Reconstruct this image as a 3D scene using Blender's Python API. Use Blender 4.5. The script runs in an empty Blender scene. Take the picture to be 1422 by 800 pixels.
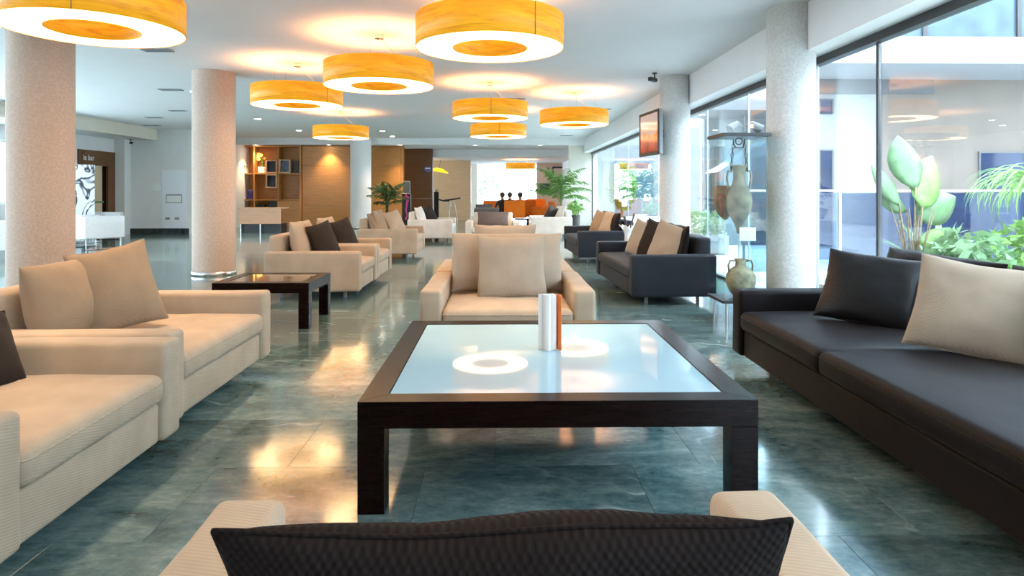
import bpy, bmesh, math, random
from mathutils import Vector, Matrix, noise
PI = math.pi
R = math.radians
sc = bpy.context.scene
C = sc.collection

# ------------------------------------------------------------------ camera, world, exposure
F_PX, YAW, EYE = 910.0, math.atan(16 / 910.0), 1.2
cam_d = bpy.data.cameras.new('camera')
cam = bpy.data.objects.new('camera', cam_d)
C.objects.link(cam)
cam_d.sensor_fit = 'HORIZONTAL'
cam_d.sensor_width = 36.0
cam_d.lens = 36.0 * F_PX / 1422.0
cam_d.shift_y = -135.0 / 1422.0
cam_d.clip_start = 0.02
cam_d.clip_end = 300
cam.location = (0, 0, EYE)
cam.rotation_euler = (PI / 2, 0, -YAW)
sc.camera = cam

world = bpy.data.worlds.new('overcast_sky')
sc.world = world
world.use_nodes = True
bg = world.node_tree.nodes['Background']
bg.inputs[0].default_value = (0.66, 0.84, 1.0, 1)
SKY = 5.6
bg.inputs[1].default_value = SKY

vs = sc.view_settings
vs.view_transform = 'Standard'
vs.look = 'None'
vs.gamma = 1.0
vs.use_curve_mapping = False
vs.exposure = 1.5
try:
    sc.cycles.use_denoising = True
    sc.cycles.max_bounces = 8
    sc.cycles.diffuse_bounces = 5
    sc.cycles.transparent_max_bounces = 24
    sc.cycles.caustics_reflective = False
    sc.cycles.caustics_refractive = False
    sc.cycles.sample_clamp_indirect = 6.0
except Exception:
    pass

LAMP_DOWN = 4.0      # radiance of the pendants' white undersides
LAMP_UP = 0.2       # watts thrown up on the ceiling by each pendant
SPOT_W = 30.0


def at(u, v, Y):
    """photo measurement (u, v) read at depth Y -> point in the room"""
    a, b = (u - 711) / F_PX, (265 - v) / F_PX
    c, s = math.cos(YAW), math.sin(YAW)
    k = Y / (c - a * s)
    return Vector((k * (a * c + s), Y, EYE + k * b))


# ------------------------------------------------------------------ materials
def lin(r, g, b):
    f = lambda c: (c / 255 / 12.92) if c / 255 <= 0.04045 else ((c / 255 + 0.055) / 1.055) ** 2.4
    return (f(r), f(g), f(b), 1)


class NT:
    def __init__(s, name):
        s.m = bpy.data.materials.new(name)
        s.m.use_nodes = True
        s.t = s.m.node_tree
        s.b = s.t.nodes['Principled BSDF']
        s.out = s.t.nodes['Material Output']

    def n(s, typ, ins=None, **props):
        nd = s.t.nodes.new(typ)
        for k, v in props.items():
            setattr(nd, k, v)
        for k, v in (ins or {}).items():
            sock = nd.inputs[k]
            if hasattr(v, 'is_linked') or isinstance(v, bpy.types.NodeSocket):
                s.t.links.new(v, sock)
            else:
                sock.default_value = v
        return nd

    def link(s, a, b):
        s.t.links.new(a, b)

    def math(s, op, a, b=0.0, c=0.0):
        nd = s.n('ShaderNodeMath', {0: a, 1: b, 2: c}, operation=op)
        return nd.outputs[0]

    def obj(s):
        return s.n('ShaderNodeTexCoord').outputs['Object']

    def pos(s):
        return s.n('ShaderNodeNewGeometry').outputs['Position']

    def mapping(s, vec, scale=(1, 1, 1), rot=(0, 0, 0)):
        return s.n('ShaderNodeMapping', {'Vector': vec, 'Scale': scale, 'Rotation': rot}).outputs[0]

    def noise(s, vec, scale, detail=3, rough=0.5, dist=0.0):
        return s.n('ShaderNodeTexNoise', {'Vector': vec, 'Scale': scale, 'Detail': detail, 'Roughness': rough, 'Distortion': dist}).outputs[0]

    def ramp(s, fac, stops):
        nd = s.n('ShaderNodeValToRGB', {0: fac})
        e = nd.color_ramp.elements
        while len(e) < len(stops):
            e.new(0.5)
        for el, (p, c) in zip(e, stops):
            el.position = p
            el.color = c if len(c) == 4 else (*c, 1)
        return nd.outputs[0]

    def mix(s, fac, a, b, blend='MIX'):
        nd = s.n('ShaderNodeMix', data_type='RGBA', blend_type=blend)
        for idx, v in ((0, fac), (6, a), (7, b)):
            if isinstance(v, bpy.types.NodeSocket):
                s.t.links.new(v, nd.inputs[idx])
            else:
                nd.inputs[idx].default_value = v
        return nd.outputs[2]

    def bump(s, h, strength=0.3, dist=0.01):
        nd = s.n('ShaderNodeBump', {'Height': h, 'Strength': strength, 'Distance': dist})
        s.link(nd.outputs[0], s.b.inputs['Normal'])

    def set(s, **kw):
        names = dict(base='Base Color', rough='Roughness', metal='Metallic', spec='Specular IOR Level', coat='Coat Weight',
                     coat_rough='Coat Roughness', sheen='Sheen Weight', sheen_rough='Sheen Roughness', sheen_tint='Sheen Tint', emit='Emission Color', emit_s='Emission Strength',
                     trans='Transmission Weight', ior='IOR', sub='Subsurface Weight')
        for k, v in kw.items():
            sock = s.b.inputs[names[k]]
            if isinstance(v, bpy.types.NodeSocket):
                s.link(v, sock)
            else:
                sock.default_value = v
        return s


def plain(name, col, rough=0.5, grain=0.04, scale=30, **kw):
    t = NT(name)
    nz = t.noise(t.obj(), scale, 3)
    dark = tuple(c * (1 - grain * 2) for c in col[:3]) + (1,)
    light = tuple(min(1, c * (1 + grain * 2)) for c in col[:3]) + (1,)
    t.set(base=t.ramp(nz, [(0.3, dark), (0.7, light)]), rough=rough, **kw)
    return t.m


def fabric(name, col, rough=0.9, rib=640.0, sheen=0.08, amt=0.10, sheen_tint=(1, 1, 1, 1), spec=0.2):
    t = NT(name)
    o = t.obj()
    sp = t.n('ShaderNodeSeparateXYZ', {0: o})
    c_ = t.math('ADD', t.math('MULTIPLY', sp.outputs[0], 0.25), t.math('ADD', t.math('MULTIPLY', sp.outputs[1], 0.9), sp.outputs[2]))
    w1 = t.math('ADD', 0.5, t.math('MULTIPLY', 0.5, t.math('SINE', t.math('MULTIPLY', c_, rib))))
    nz = t.noise(o, 5, 4)
    fine = t.noise(o, 260, 2)
    c0 = tuple(c * (1 - amt) for c in col[:3]) + (1,)
    c1 = tuple(min(1, c * (1 + amt)) for c in col[:3]) + (1,)
    base = t.ramp(nz, [(0.3, c0), (0.7, c1)])
    base = t.mix(t.math('MULTIPLY', w1, 0.22), base, tuple(c * 0.5 for c in col[:3]) + (1,))
    t.set(base=base, rough=rough, sheen=sheen, sheen_rough=0.45, sheen_tint=sheen_tint, spec=spec)
    t.bump(t.math('ADD', fine, w1), 0.25, 0.002)
    return t.m


def wood(name, c0, c1, rough=0.35, stretch=(1.2, 12, 14), scale=3.0, coat=0.0, spec=0.4):
    t = NT(name)
    v = t.mapping(t.obj(), stretch)
    a = t.noise(v, scale, 6, 0.65, 0.6)
    b = t.noise(v, scale * 6, 3)
    f = t.math('ADD', t.math('MULTIPLY', a, 0.75), t.math('MULTIPLY', b, 0.25))
    t.set(base=t.ramp(f, [(0.32, c0), (0.68, c1)]), rough=rough, coat=coat, coat_rough=0.1, spec=spec)
    t.bump(b, 0.08, 0.002)
    return t.m


def glass(name, tint=(1, 1, 1), r0=0.04, gloss_rough=0.0):
    """thin pane: straight-through transparency with a Schlick mirror on top"""
    t = NT(name)
    lw = t.n('ShaderNodeLayerWeight', {'Blend': 0.5}).outputs['Facing']
    f = t.math('ADD', t.math('MULTIPLY', t.math('POWER', lw, 5.0), 1 - r0), r0)
    tr = t.n('ShaderNodeBsdfTransparent', {0: (*tint, 1)})
    gl = t.n('ShaderNodeBsdfGlossy', {0: (1, 1, 1, 1), 'Roughness': gloss_rough})
    mx = t.n('ShaderNodeMixShader', {0: f, 1: tr.outputs[0], 2: gl.outputs[0]})
    t.link(mx.outputs[0], t.out.inputs[0])
    return t.m


def emitter(name, col, strength):
    t = NT(name)
    nz = t.noise(t.obj(), 2.0, 2)
    t.set(base=(0.9, 0.88, 0.84, 1), emit=(*col[:3], 1), emit_s=t.math('MULTIPLY', strength, t.math('ADD', 0.95, t.math('MULTIPLY', nz, 0.1))))
    return t.m


M = {}
M['beige'] = fabric('beige_upholstery', (0.425, 0.33, 0.24))
M['cream'] = fabric('cream_upholstery', (0.66, 0.61, 0.55))
M['pillow_beige'] = fabric('beige_pillow_linen', (0.29, 0.205, 0.135), rib=900)
M['pillow_light'] = fabric('light_pillow_linen', (0.39, 0.30, 0.22), rib=900)
M['dark'] = fabric('charcoal_upholstery', (0.009, 0.0054, 0.0050), rough=0.45, spec=0.11, sheen=0.03, sheen_tint=(0.75, 0.8, 1.0, 1))
M['slate'] = fabric('slate_blue_upholstery', (0.022, 0.0245, 0.032), rough=0.6, sheen=0.06, sheen_tint=(0.7, 0.8, 1.0, 1))
M['pillow_dark'] = fabric('dark_brown_pillow_cloth', (0.022, 0.014, 0.010), sheen=0.05)
M['pillow_black'] = fabric('black_satin_pillow_cloth', (0.010, 0.009, 0.010), rough=0.40, sheen=0.04)
M['orange'] = fabric('orange_upholstery', (0.85, 0.20, 0.02), sheen=0.1)
M['grey_chair'] = fabric('grey_chair_cloth', (0.105, 0.088, 0.085))
M['leather'] = plain('white_leather', (0.80, 0.81, 0.82), 0.35, 0.02)
M['wenge'] = wood('dark_wenge_wood', (0.003, 0.0012, 0.001, 1), (0.010, 0.0034, 0.0026, 1), 0.24, (3, 3, 30), 2.5, spec=0.13)
M['oak'] = wood('honey_oak_panel', (0.44, 0.19, 0.05, 1), (0.62, 0.30, 0.09, 1), 0.38, (0.7, 6, 9), 2.6)
M['oak_dark'] = wood('brown_walnut_panel', (0.115, 0.045, 0.015, 1), (0.19, 0.080, 0.028, 1), 0.4, (0.7, 6, 9), 2.6)
M['oak_pale'] = wood('pale_maple_panel', (0.66, 0.47, 0.28, 1), (0.76, 0.58, 0.38, 1), 0.4, (0.7, 6, 9), 2.6)
M['oak_pink'] = wood('pinkish_beech_panel', (0.60, 0.33, 0.20, 1), (0.70, 0.43, 0.28, 1), 0.3, (0.7, 6, 9), 2.6)
M['chrome'] = plain('brushed_steel', (0.72, 0.73, 0.75), 0.18, 0.01, metal=1.0)
M['black'] = plain('black_lacquer', (0.012, 0.012, 0.013), 0.35, 0.1)
M['dark_frame'] = plain('dark_bronze_metal', (0.022, 0.020, 0.020), 0.45, 0.1)
M['grey_metal'] = plain('grey_metal', (0.25, 0.26, 0.27), 0.4)
M['white_paint'] = plain('white_wall_paint', (0.80, 0.79, 0.775), 0.85, 0.008, 4)
M['warm_paint'] = plain('cream_wall_paint', (0.78, 0.72, 0.62), 0.85, 0.008, 4)
M['pink_paint'] = plain('peach_wall_paint', (0.74, 0.52, 0.40), 0.85, 0.01, 4)
M['ceil_paint'] = plain('ceiling_paint', (0.76, 0.75, 0.745), 0.9, 0.006, 3)
M['white_gloss'] = plain('white_ceramic', (0.86, 0.85, 0.83), 0.25, 0.01)
M['paper'] = plain('white_paper', (0.86, 0.86, 0.85), 0.7, 0.01)
M['marble'] = plain('dark_green_marble', (0.022, 0.035, 0.034), 0.15, 0.3, 9)
M['glass'] = glass('window_glass', (0.97, 0.985, 0.985), 0.045)
M['edge_glass'] = plain('glass_edge', (0.45, 0.56, 0.58), 0.15, 0.02)
M['case_glass'] = glass('display_case_glass', (0.91, 0.955, 0.96), 0.006)
M['lamp_white'] = emitter('lamp_diffuser_glow', (1.0, 0.60, 0.27), LAMP_DOWN)
M['spot_glow'] = emitter('downlight_glow', (1.0, 0.90, 0.74), 12.0)
M['pot_dark'] = plain('dark_clay', (0.05, 0.045, 0.042), 0.6)
M['soil'] = plain('dark_soil', (0.035, 0.022, 0.014), 0.95, 0.3, 60)
M['clay'] = plain('pale_weathered_clay', (0.36, 0.29, 0.19), 0.85, 0.2, 14)
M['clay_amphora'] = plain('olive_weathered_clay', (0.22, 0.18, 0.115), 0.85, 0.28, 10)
M['clay_brown'] = plain('brown_fired_clay', (0.28, 0.15, 0.075), 0.85, 0.16, 14)


def leafmat(name, c0, c1, rough=0.45, sss=0.0):
    t = NT(name)
    t.set(base=t.ramp(t.noise(t.obj(), 9, 3), [(0.3, (*c0, 1)), (0.7, (*c1, 1))]), rough=rough)
    tl = t.n('ShaderNodeBsdfTranslucent', {0: (*c1, 1)})
    mx = t.n('ShaderNodeMixShader', {0: 0.3, 1: t.b.outputs[0], 2: tl.outputs[0]})
    t.link(mx.outputs[0], t.out.inputs[0])
    return t.m


M['leaf'] = leafmat('green_leaf', (0.06, 0.15, 0.025), (0.15, 0.30, 0.05))
M['leaf_dark'] = leafmat('dark_green_leaf', (0.022, 0.055, 0.016), (0.06, 0.115, 0.03))
M['leaf_pale'] = leafmat('pale_garden_leaf', (0.12, 0.22, 0.10), (0.22, 0.36, 0.18))
M['leaf_light'] = leafmat('light_garden_leaf', (0.15, 0.31, 0.06), (0.28, 0.46, 0.13))
M['leaf_straw'] = leafmat('straw_garden_leaf', (0.34, 0.33, 0.22), (0.52, 0.50, 0.38))
M['stem'] = plain('brown_stem', (0.22, 0.15, 0.08), 0.7, 0.2, 20)
M['stem_pale'] = plain('pale_stem', (0.20, 0.145, 0.085), 0.7, 0.2, 20)


def slate_tile():
    t = NT('polished_green_slate')
    p = t.pos()
    sep = t.n('ShaderNodeSeparateXYZ', {0: p})
    row = t.math('FLOOR', t.math('DIVIDE', t.math('SUBTRACT', sep.outputs[1], 2.86), 0.6))
    col = t.math('FLOOR', t.math('DIVIDE', t.math('SUBTRACT', t.math('ADD', sep.outputs[0], 0.025), t.math('MULTIPLY', row, 0.3)), 0.9))
    cell = t.n('ShaderNodeCombineXYZ', {0: row, 1: col})
    wn = t.n('ShaderNodeTexWhiteNoise', {'Vector': cell.outputs[0]}, noise_dimensions='3D')
    off = t.n('ShaderNodeVectorMath', {0: wn.outputs[1], 1: (9, 9, 9)}, operation='MULTIPLY')
    v = t.n('ShaderNodeVectorMath', {0: p, 1: off.outputs[0]}, operation='ADD').outputs[0]
    st = t.mapping(v, (1.0, 2.2, 1.0), (0, 0, 0.5))
    a = t.noise(st, 1.6, 8, 0.62, 1.2)
    b = t.noise(v, 22, 5, 0.7, 0.4)
    c = t.noise(t.mapping(v, (3.0, 9.0, 1.0), (0, 0, 0.35)), 4.0, 6, 0.72, 0.8)
    f = t.math('ADD', t.math('MULTIPLY', a, 0.52), t.math('ADD', t.math('MULTIPLY', b, 0.22), t.math('MULTIPLY', c, 0.26)))
    base = t.ramp(f, [(0.34, (0.022, 0.048, 0.050, 1)), (0.46, (0.085, 0.150, 0.153, 1)), (0.56, (0.170, 0.245, 0.238, 1)), (0.70, (0.40, 0.46, 0.44, 1))])
    tone = t.math('ADD', 0.78, t.math('MULTIPLY', wn.outputs[0], 0.42))
    base = t.mix(1.0, base, t.n('ShaderNodeCombineColor', {0: tone, 1: tone, 2: tone}).outputs[0], 'MULTIPLY')
    # pale veins: thin level sets of a warped noise, broken up by another
    vn = t.noise(t.mapping(v, (1, 1.5, 1), (0, 0, 0.9)), 0.8, 3, 0.45, 0.5)
    line = t.math('ABSOLUTE', t.math('SUBTRACT', vn, 0.5))
    vein = t.ramp(line, [(0.0, (1, 1, 1, 1)), (0.007, (0, 0, 0, 1))])
    patch = t.ramp(t.noise(v, 2.1, 2), [(0.5, (0, 0, 0, 1)), (0.62, (1, 1, 1, 1))])
    flecks = t.ramp(t.noise(t.mapping(v, (1, 3.2, 1), (0, 0, -0.25)), 5.2, 4, 0.55, 0.6), [(0.73, (0, 0, 0, 1)), (0.78, (1, 1, 1, 1))])
    vf = t.math('MINIMUM', 1.0, t.math('ADD', t.math('MULTIPLY', t.math('MULTIPLY', vein, patch), 0.75), t.math('MULTIPLY', flecks, 0.7)))
    base = t.mix(vf, base, (0.50, 0.53, 0.51, 1))
    rg = t.math('ADD', 0.06, t.math('MULTIPLY', t.noise(v, 6, 4), 0.11))
    t.set(base=base, rough=rg, spec=0.7, coat=0.22, coat_rough=0.10)
    t.bump(t.noise(t.mapping(v, (1, 1.6, 1)), 5.0, 4, 0.5), 0.018, 0.01)
    return t.m


M['slate_tile'] = slate_tile()


def column_stone(name, col, amt=0.16):
    t = NT(name)
    o = t.obj()
    vor = t.n('ShaderNodeTexVoronoi', {'Vector': o, 'Scale': 42.0}).outputs[0]
    nz = t.noise(o, 75, 3)
    f = t.math('ADD', t.math('MULTIPLY', vor, 0.5), t.math('MULTIPLY', nz, 0.6))
    c0 = tuple(c * (1 - amt) for c in col)
    c1 = tuple(min(1, c * (1 + amt)) for c in col)
    t.set(base=t.ramp(f, [(0.3, (*c0, 1)), (0.75, (*c1, 1))]), rough=0.85)
    t.bump(f, 0.35, 0.01)
    return t.m


M['col_pink'] = column_stone('pink_bush_hammered_stone', (0.53, 0.405, 0.325), 0.10)
M['col_grey'] = column_stone('pale_grey_concrete', (0.62, 0.605, 0.575), 0.10)


def veneer():
    t = NT('glowing_wood_veneer')
    o = t.obj()
    # grain runs round the drum: stretch along the circumference by using height mostly
    sep = t.n('ShaderNodeSeparateXYZ', {0: o})
    ang = t.math('ARCTAN2', sep.outputs[1], sep.outputs[0])
    v = t.n('ShaderNodeCombineXYZ', {0: t.math('MULTIPLY', ang, 0.9), 1: t.math('MULTIPLY', sep.outputs[2], 16.0), 2: 0.0}).outputs[0]
    a = t.noise(v, 1.6, 6, 0.6, 0.8)
    col = t.ramp(a, [(0.30, (0.60, 0.20, 0.002, 1)), (0.50, (0.80, 0.335, 0.004, 1)), (0.68, (0.90, 0.42, 0.016, 1))])
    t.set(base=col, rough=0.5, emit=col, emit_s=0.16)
    return t.m


M['veneer'] = veneer()


def table_glass():
    t = NT('frosted_blue_glass')
    o = t.obj()
    t.set(base=t.ramp(t.noise(o, 1.5, 2), [(0.3, (0.33, 0.51, 0.60, 1)), (0.7, (0.38, 0.56, 0.64, 1))]), rough=0.03, spec=0.45)
    return t.m


M['table_glass'] = table_glass()


def waffle():
    t = NT('black_waffle_weave')
    o = t.obj()
    s = t.n('ShaderNodeSeparateXYZ', {0: o})
    k = 2 * PI / 0.0115
    a = t.math('SINE', t.math('MULTIPLY', s.outputs[0], k))
    b = t.math('SINE', t.math('MULTIPLY', s.outputs[2], k))
    w = t.math('ADD', 0.5, t.math('MULTIPLY', t.math('MULTIPLY', a, b), 0.5))
    nz = t.noise(o, 8, 3)
    base = t.ramp(w, [(0.25, (0.002, 0.0016, 0.002, 1)), (0.8, (0.011, 0.0085, 0.0085, 1))])
    t.set(base=t.mix(t.math('MULTIPLY', nz, 0.5), base, (0.030, 0.020, 0.018, 1)), rough=0.8, sheen=0.0, spec=0.1)
    t.bump(w, 0.5, 0.003)
    return t.m


M['waffle'] = waffle()


# ------------------------------------------------------------------ mesh helpers
def link(name, me, mat, parent=None, smooth=False):
    o = bpy.data.objects.new(name, me)
    C.objects.link(o)
    if mat is not None and not me.materials:
        me.materials.append(mat)
    if smooth:
        me.polygons.foreach_set('use_smooth', [True] * len(me.polygons))
    if parent is not None:
        o.parent = parent
    return o


def obj(name, bm, mat, parent=None, smooth=False, loc=None, rot=None):
    me = bpy.data.meshes.new(name)
    bmesh.ops.recalc_face_normals(bm, faces=bm.faces)
    bm.to_mesh(me)
    bm.free()
    o = link(name, me, mat, parent, smooth)
    if loc is not None:
        o.location = loc
    if rot is not None:
        o.rotation_euler = rot
    return o


def tag(o, label=None, cat=None, group=None, kind=None):
    if label:
        o['label'] = label
    if cat:
        o['category'] = cat
    if group:
        o['group'] = group
    if kind:
        o['kind'] = kind
    return o


def thing(name, label, cat, loc=(0, 0, 0), rz=0.0, group=None):
    o = bpy.data.objects.new(name, None)
    o.empty_display_size = 0.1
    C.objects.link(o)
    o.location = loc
    o.rotation_euler = (0, 0, rz)
    return tag(o, label, cat, group)


def struct(name, bm, mat, parent=None, smooth=False):
    o = obj(name, bm, mat, parent, smooth)
    if parent is None:
        o['kind'] = 'structure'
    return o


def NB():
    return bmesh.new()


def add_box(bm, x0, x1, y0, y1, z0, z1, bev=0.0, seg=1):
    r = bmesh.ops.create_cube(bm, size=1.0)
    v = r['verts']
    for p in v:
        p.co = Vector((x0 + (p.co.x + .5) * (x1 - x0), y0 + (p.co.y + .5) * (y1 - y0), z0 + (p.co.z + .5) * (z1 - z0)))
    if bev > 0:
        es = list({e for p in v for e in p.link_edges})
        bmesh.ops.bevel(bm, geom=es, offset=bev, segments=seg, affect='EDGES', profile=0.5)
    return bm


def bx(x0, x1, y0, y1, z0, z1, bev=0.0, seg=1):
    return add_box(NB(), x0, x1, y0, y1, z0, z1, bev, seg)


def add_tube(bm, pts, rad, n=8, caps=True):
    pts = [Vector(p) for p in pts]
    rads = rad if isinstance(rad, (list, tuple)) else [rad] * len(pts)
    rings = []
    up = Vector((0, 0, 1))
    prev = None
    for i, p in enumerate(pts):
        d = (pts[min(i + 1, len(pts) - 1)] - pts[max(i - 1, 0)])
        d = d.normalized() if d.length > 1e-9 else up
        if prev is None:
            a = d.cross(Vector((0, 1, 0)) if abs(d.z) > 0.9 else up).normalized()
        else:
            a = (prev - d * prev.dot(d)).normalized()
        prev = a
        b = d.cross(a)
        rings.append([bm.verts.new(p + (a * math.cos(2 * PI * k / n) + b * math.sin(2 * PI * k / n)) * rads[i]) for k in range(n)])
    for i in range(len(rings) - 1):
        for k in range(n):
            bm.faces.new((rings[i][k], rings[i][(k + 1) % n], rings[i + 1][(k + 1) % n], rings[i + 1][k]))
    if caps:
        bm.faces.new(rings[0][::-1])
        bm.faces.new(rings[-1])
    return bm


def add_lathe(bm, prof, n=32, cx=0.0, cy=0.0, closed=False):
    """prof: (r, z) list; closed joins the last ring to the first"""
    rings = []
    for r, z in prof:
        rings.append([bm.verts.new((cx + r * math.cos(2 * PI * k / n), cy + r * math.sin(2 * PI * k / n), z)) for k in range(n)])
    m = len(rings)
    for i in range(m if closed else m - 1):
        a, b = rings[i], rings[(i + 1) % m]
        for k in range(n):
            bm.faces.new((a[k], a[(k + 1) % n], b[(k + 1) % n], b[k]))
    if not closed:
        if prof[0][0] > 1e-6:
            bm.faces.new(rings[0][::-1])
        if prof[-1][0] > 1e-6:
            bm.faces.new(rings[-1])
    bmesh.ops.remove_doubles(bm, verts=bm.verts, dist=1e-6)
    return bm


def axis(h, r, n):
    inner = [(-h + r) + 2 * (h - r) * i / n for i in range(n + 1)]
    return [-h, -h + r * 0.28, -h + r * 0.62] + inner + [h - r * 0.62, h - r * 0.28, h]


def softbox(sx, sy, sz, r=0.03, n=(6, 6, 2), f=None, center=(0, 0, 0)):
    """upholstered block: rounded box on a grid, f deforms (x, y, z) -> (x, y, z) in its own centred coordinates"""
    bm = NB()
    h = (sx / 2, sy / 2, sz / 2)
    r = min(r, min(h) * 0.98)
    ax = [axis(h[i], r, n[i]) for i in range(3)]
    vs_ = {}

    def V(i, j, k):
        key = (i, j, k)
        if key not in vs_:
            p = Vector((ax[0][i], ax[1][j], ax[2][k]))
            q = Vector([max(-h[a] + r, min(h[a] - r, p[a])) for a in range(3)])
            d = p - q
            if d.length > 1e-9:
                p = q + d.normalized() * r
            if f:
                p = Vector(f(p.x, p.y, p.z))
            vs_[key] = bm.verts.new(p + Vector(center))
        return vs_[key]
    L = [len(a) - 1 for a in ax]
    for k in (0, L[2]):
        for i in range(L[0]):
            for j in range(L[1]):
                bm.faces.new((V(i, j, k), V(i + 1, j, k), V(i + 1, j + 1, k), V(i, j + 1, k)))
    for j in (0, L[1]):
        for i in range(L[0]):
            for k in range(L[2]):
                bm.faces.new((V(i, j, k), V(i + 1, j, k), V(i + 1, j, k + 1), V(i, j, k + 1)))
    for i in (0, L[0]):
        for j in range(L[1]):
            for k in range(L[2]):
                bm.faces.new((V(i, j, k), V(i, j + 1, k), V(i, j + 1, k + 1), V(i, j, k + 1)))
    return bm


def wr(x, y, z, s, seed):
    return noise.noise(Vector((x * s + seed * 7.3, y * s - seed * 3.1, z * s + seed)))


# ------------------------------------------------------------------ the setting
CEIL, LOWC, BARC = 2.90, 2.72, 2.45
XL, XR = -10.5, 3.05
Y0, YB = -5.0, 31.0

fl = struct('floor', bx(XL - 0.5, XR + 0.02, Y0 - 0.2, YB + 0.5, -0.14, -0.012), M['marble'])
tile_me = None
ROWS = range(-3, 12)                       # rows of tiles that can be told apart; beyond, one joined field
far = NB()
TW, TD = 0.9, 0.6
for row in range(-13, 47):
    y0 = 2.86 + row * TD
    xo = -0.025 + row * 0.3
    k0 = math.floor((XL - xo) / TW)
    for k in range(k0, k0 + 17):
        x0 = xo + k * TW
        if x0 > XR - 0.05 or x0 + TW < XL:
            continue
        near = row in ROWS and x0 + TW > -0.86 * (y0 + TD) - 0.9 and x0 > -6.2
        xa, xb = max(x0, XL - 0.3), min(x0 + TW, XR)
        full = xb - xa > TW - 1e-6
        if near:
            if full:
                if tile_me is None:
                    b = bx(0.0006, TW - 0.0006, 0.0006, TD - 0.0006, -0.014, 0, 0.0005)
                    tile_me = bpy.data.meshes.new('tile')
                    b.to_mesh(tile_me)
                    b.free()
                    tile_me.materials.append(M['slate_tile'])
                o = link('tile', tile_me, None, fl)
                o.location = (x0, y0, 0)
            else:
                obj('tile', bx(xa + .0006, xb - .0006, y0 + .0006, y0 + TD - .0006, -0.014, 0, 0.0005), M['slate_tile'], fl)
        else:
            add_box(far, xa + .0006, xb - .0006, y0 + .0006, y0 + TD - .0006, -0.014, 0)
o = obj('tile_field', far, M['slate_tile'], fl)
o['kind'] = 'stuff'

struct('ceiling', bx(-9.7, 3.2, Y0, 21.3, CEIL, CEIL + 0.2), M['ceil_paint'])
struct('ceiling_left', bx(XL - 0.3, -9.7, Y0, 18.4, 2.60, CEIL + 0.2), M['ceil_paint'])
struct('ceiling_back', bx(-9.7, 3.2, 21.3, 24.0, LOWC, CEIL + 0.2), M['ceil_paint'])
struct('ceiling_bar', bx(-9.7, 3.2, 24.0, YB + 0.4, BARC, CEIL + 0.2), M['ceil_paint'])
struct('trim_1', bx(-9.78, -9.5, Y0, 18.3, 2.60, CEIL), M['warm_paint'])            # beam along the left aisle
struct('trim_2', bx(-9.0, 3.0, 21.18, 21.42, LOWC - 0.03, CEIL), M['white_paint'])  # step in the ceiling

# left wall with its strip of windows and the wooden doorway
wl = NB()
add_box(wl, XL - .3, XL, 11.1, 16.5, 0, 0.92)
add_box(wl, XL - .3, XL, Y0, 11.1, 0, 0.06)
add_box(wl, XL - .3, XL, Y0, 16.5, 2.28, 2.7)
add_box(wl, XL - .3, XL, 14.4, 16.5, 0.92, 2.28)
add_box(wl, XL - .3, XL, 16.5, 18.3, 2.22, 2.7)
add_box(wl, XL - .3, XL, Y0, -2.0, 0.06, 2.28)
struct('wall_left', wl, M['white_paint'])
for i in range(5):
    ya, yb = -2.0 + i * 3.28, -2.0 + (i + 1) * 3.28
    w = tag(obj('window_%d' % (i + 5), bx(XL - .16, XL - .15, ya + .03, yb - .03, .95 if i == 4 else .08, 2.25), M['glass']), kind='structure')
    fr = NB()
    zl = .92 if i == 4 else .06
    for (a, b_, c, d) in ((ya, ya + .05, zl, 2.28), (yb - .05, yb, zl, 2.28), (ya, yb, zl, zl + .05), (ya, yb, 2.23, 2.28), ((ya + yb) / 2 - .02, (ya + yb) / 2 + .02, zl, 2.28)):
        add_box(fr, XL - .2, XL - .1, a, b_, c, d)
    obj('window_frame', fr, M['white_paint'], w)
struct('wall_back_left', bx(XL - .3, -8.62, 18.3, 18.6, 0, 3.0), M['white_paint'])
struct('baseboard_back_left', bx(XL + .05, -8.62, 18.27, 18.3, 0, 0.16), M['marble'])
struct('wall_corner_pier', bx(XL, XL + .28, 18.0, 18.3, 0, 2.6), M['white_paint'])
struct('wall_return', bx(-8.62, -8.5, 18.3, 22.4, 0, 3.0), M['white_paint'])
struct('wall_shelf', bx(-8.62, -3.3, 22.35, 22.6, 0, LOWC + .05), M['oak'])
struct('wall_front', bx(XL - .3, XR + .2, Y0 - .2, Y0, 0, 3.0), M['oak_dark'])
# right: soffit over the glass wall and the solid piece beyond it
sof = NB()
add_box(sof, 2.77, 3.22, Y0, 21.7, 2.47, 3.1)
struct('trim_3', sof, M['white_paint'])
struct('wall_right', bx(2.30, 3.22, 21.7, 22.2, 0, 2.9), M['warm_paint'])
struct('wall_right_back', bx(2.77, 3.22, 22.2, YB + .4, 0, 2.9), M['white_paint'])
struct('wall_back', bx(-9.0, -1.1, YB, YB + .3, 0, 2.6), M['warm_paint'])
struct('wall_back_right', bx(1.62, 3.0, 29.3, 29.6, 0, 2.6), M['pink_paint'])

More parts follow.
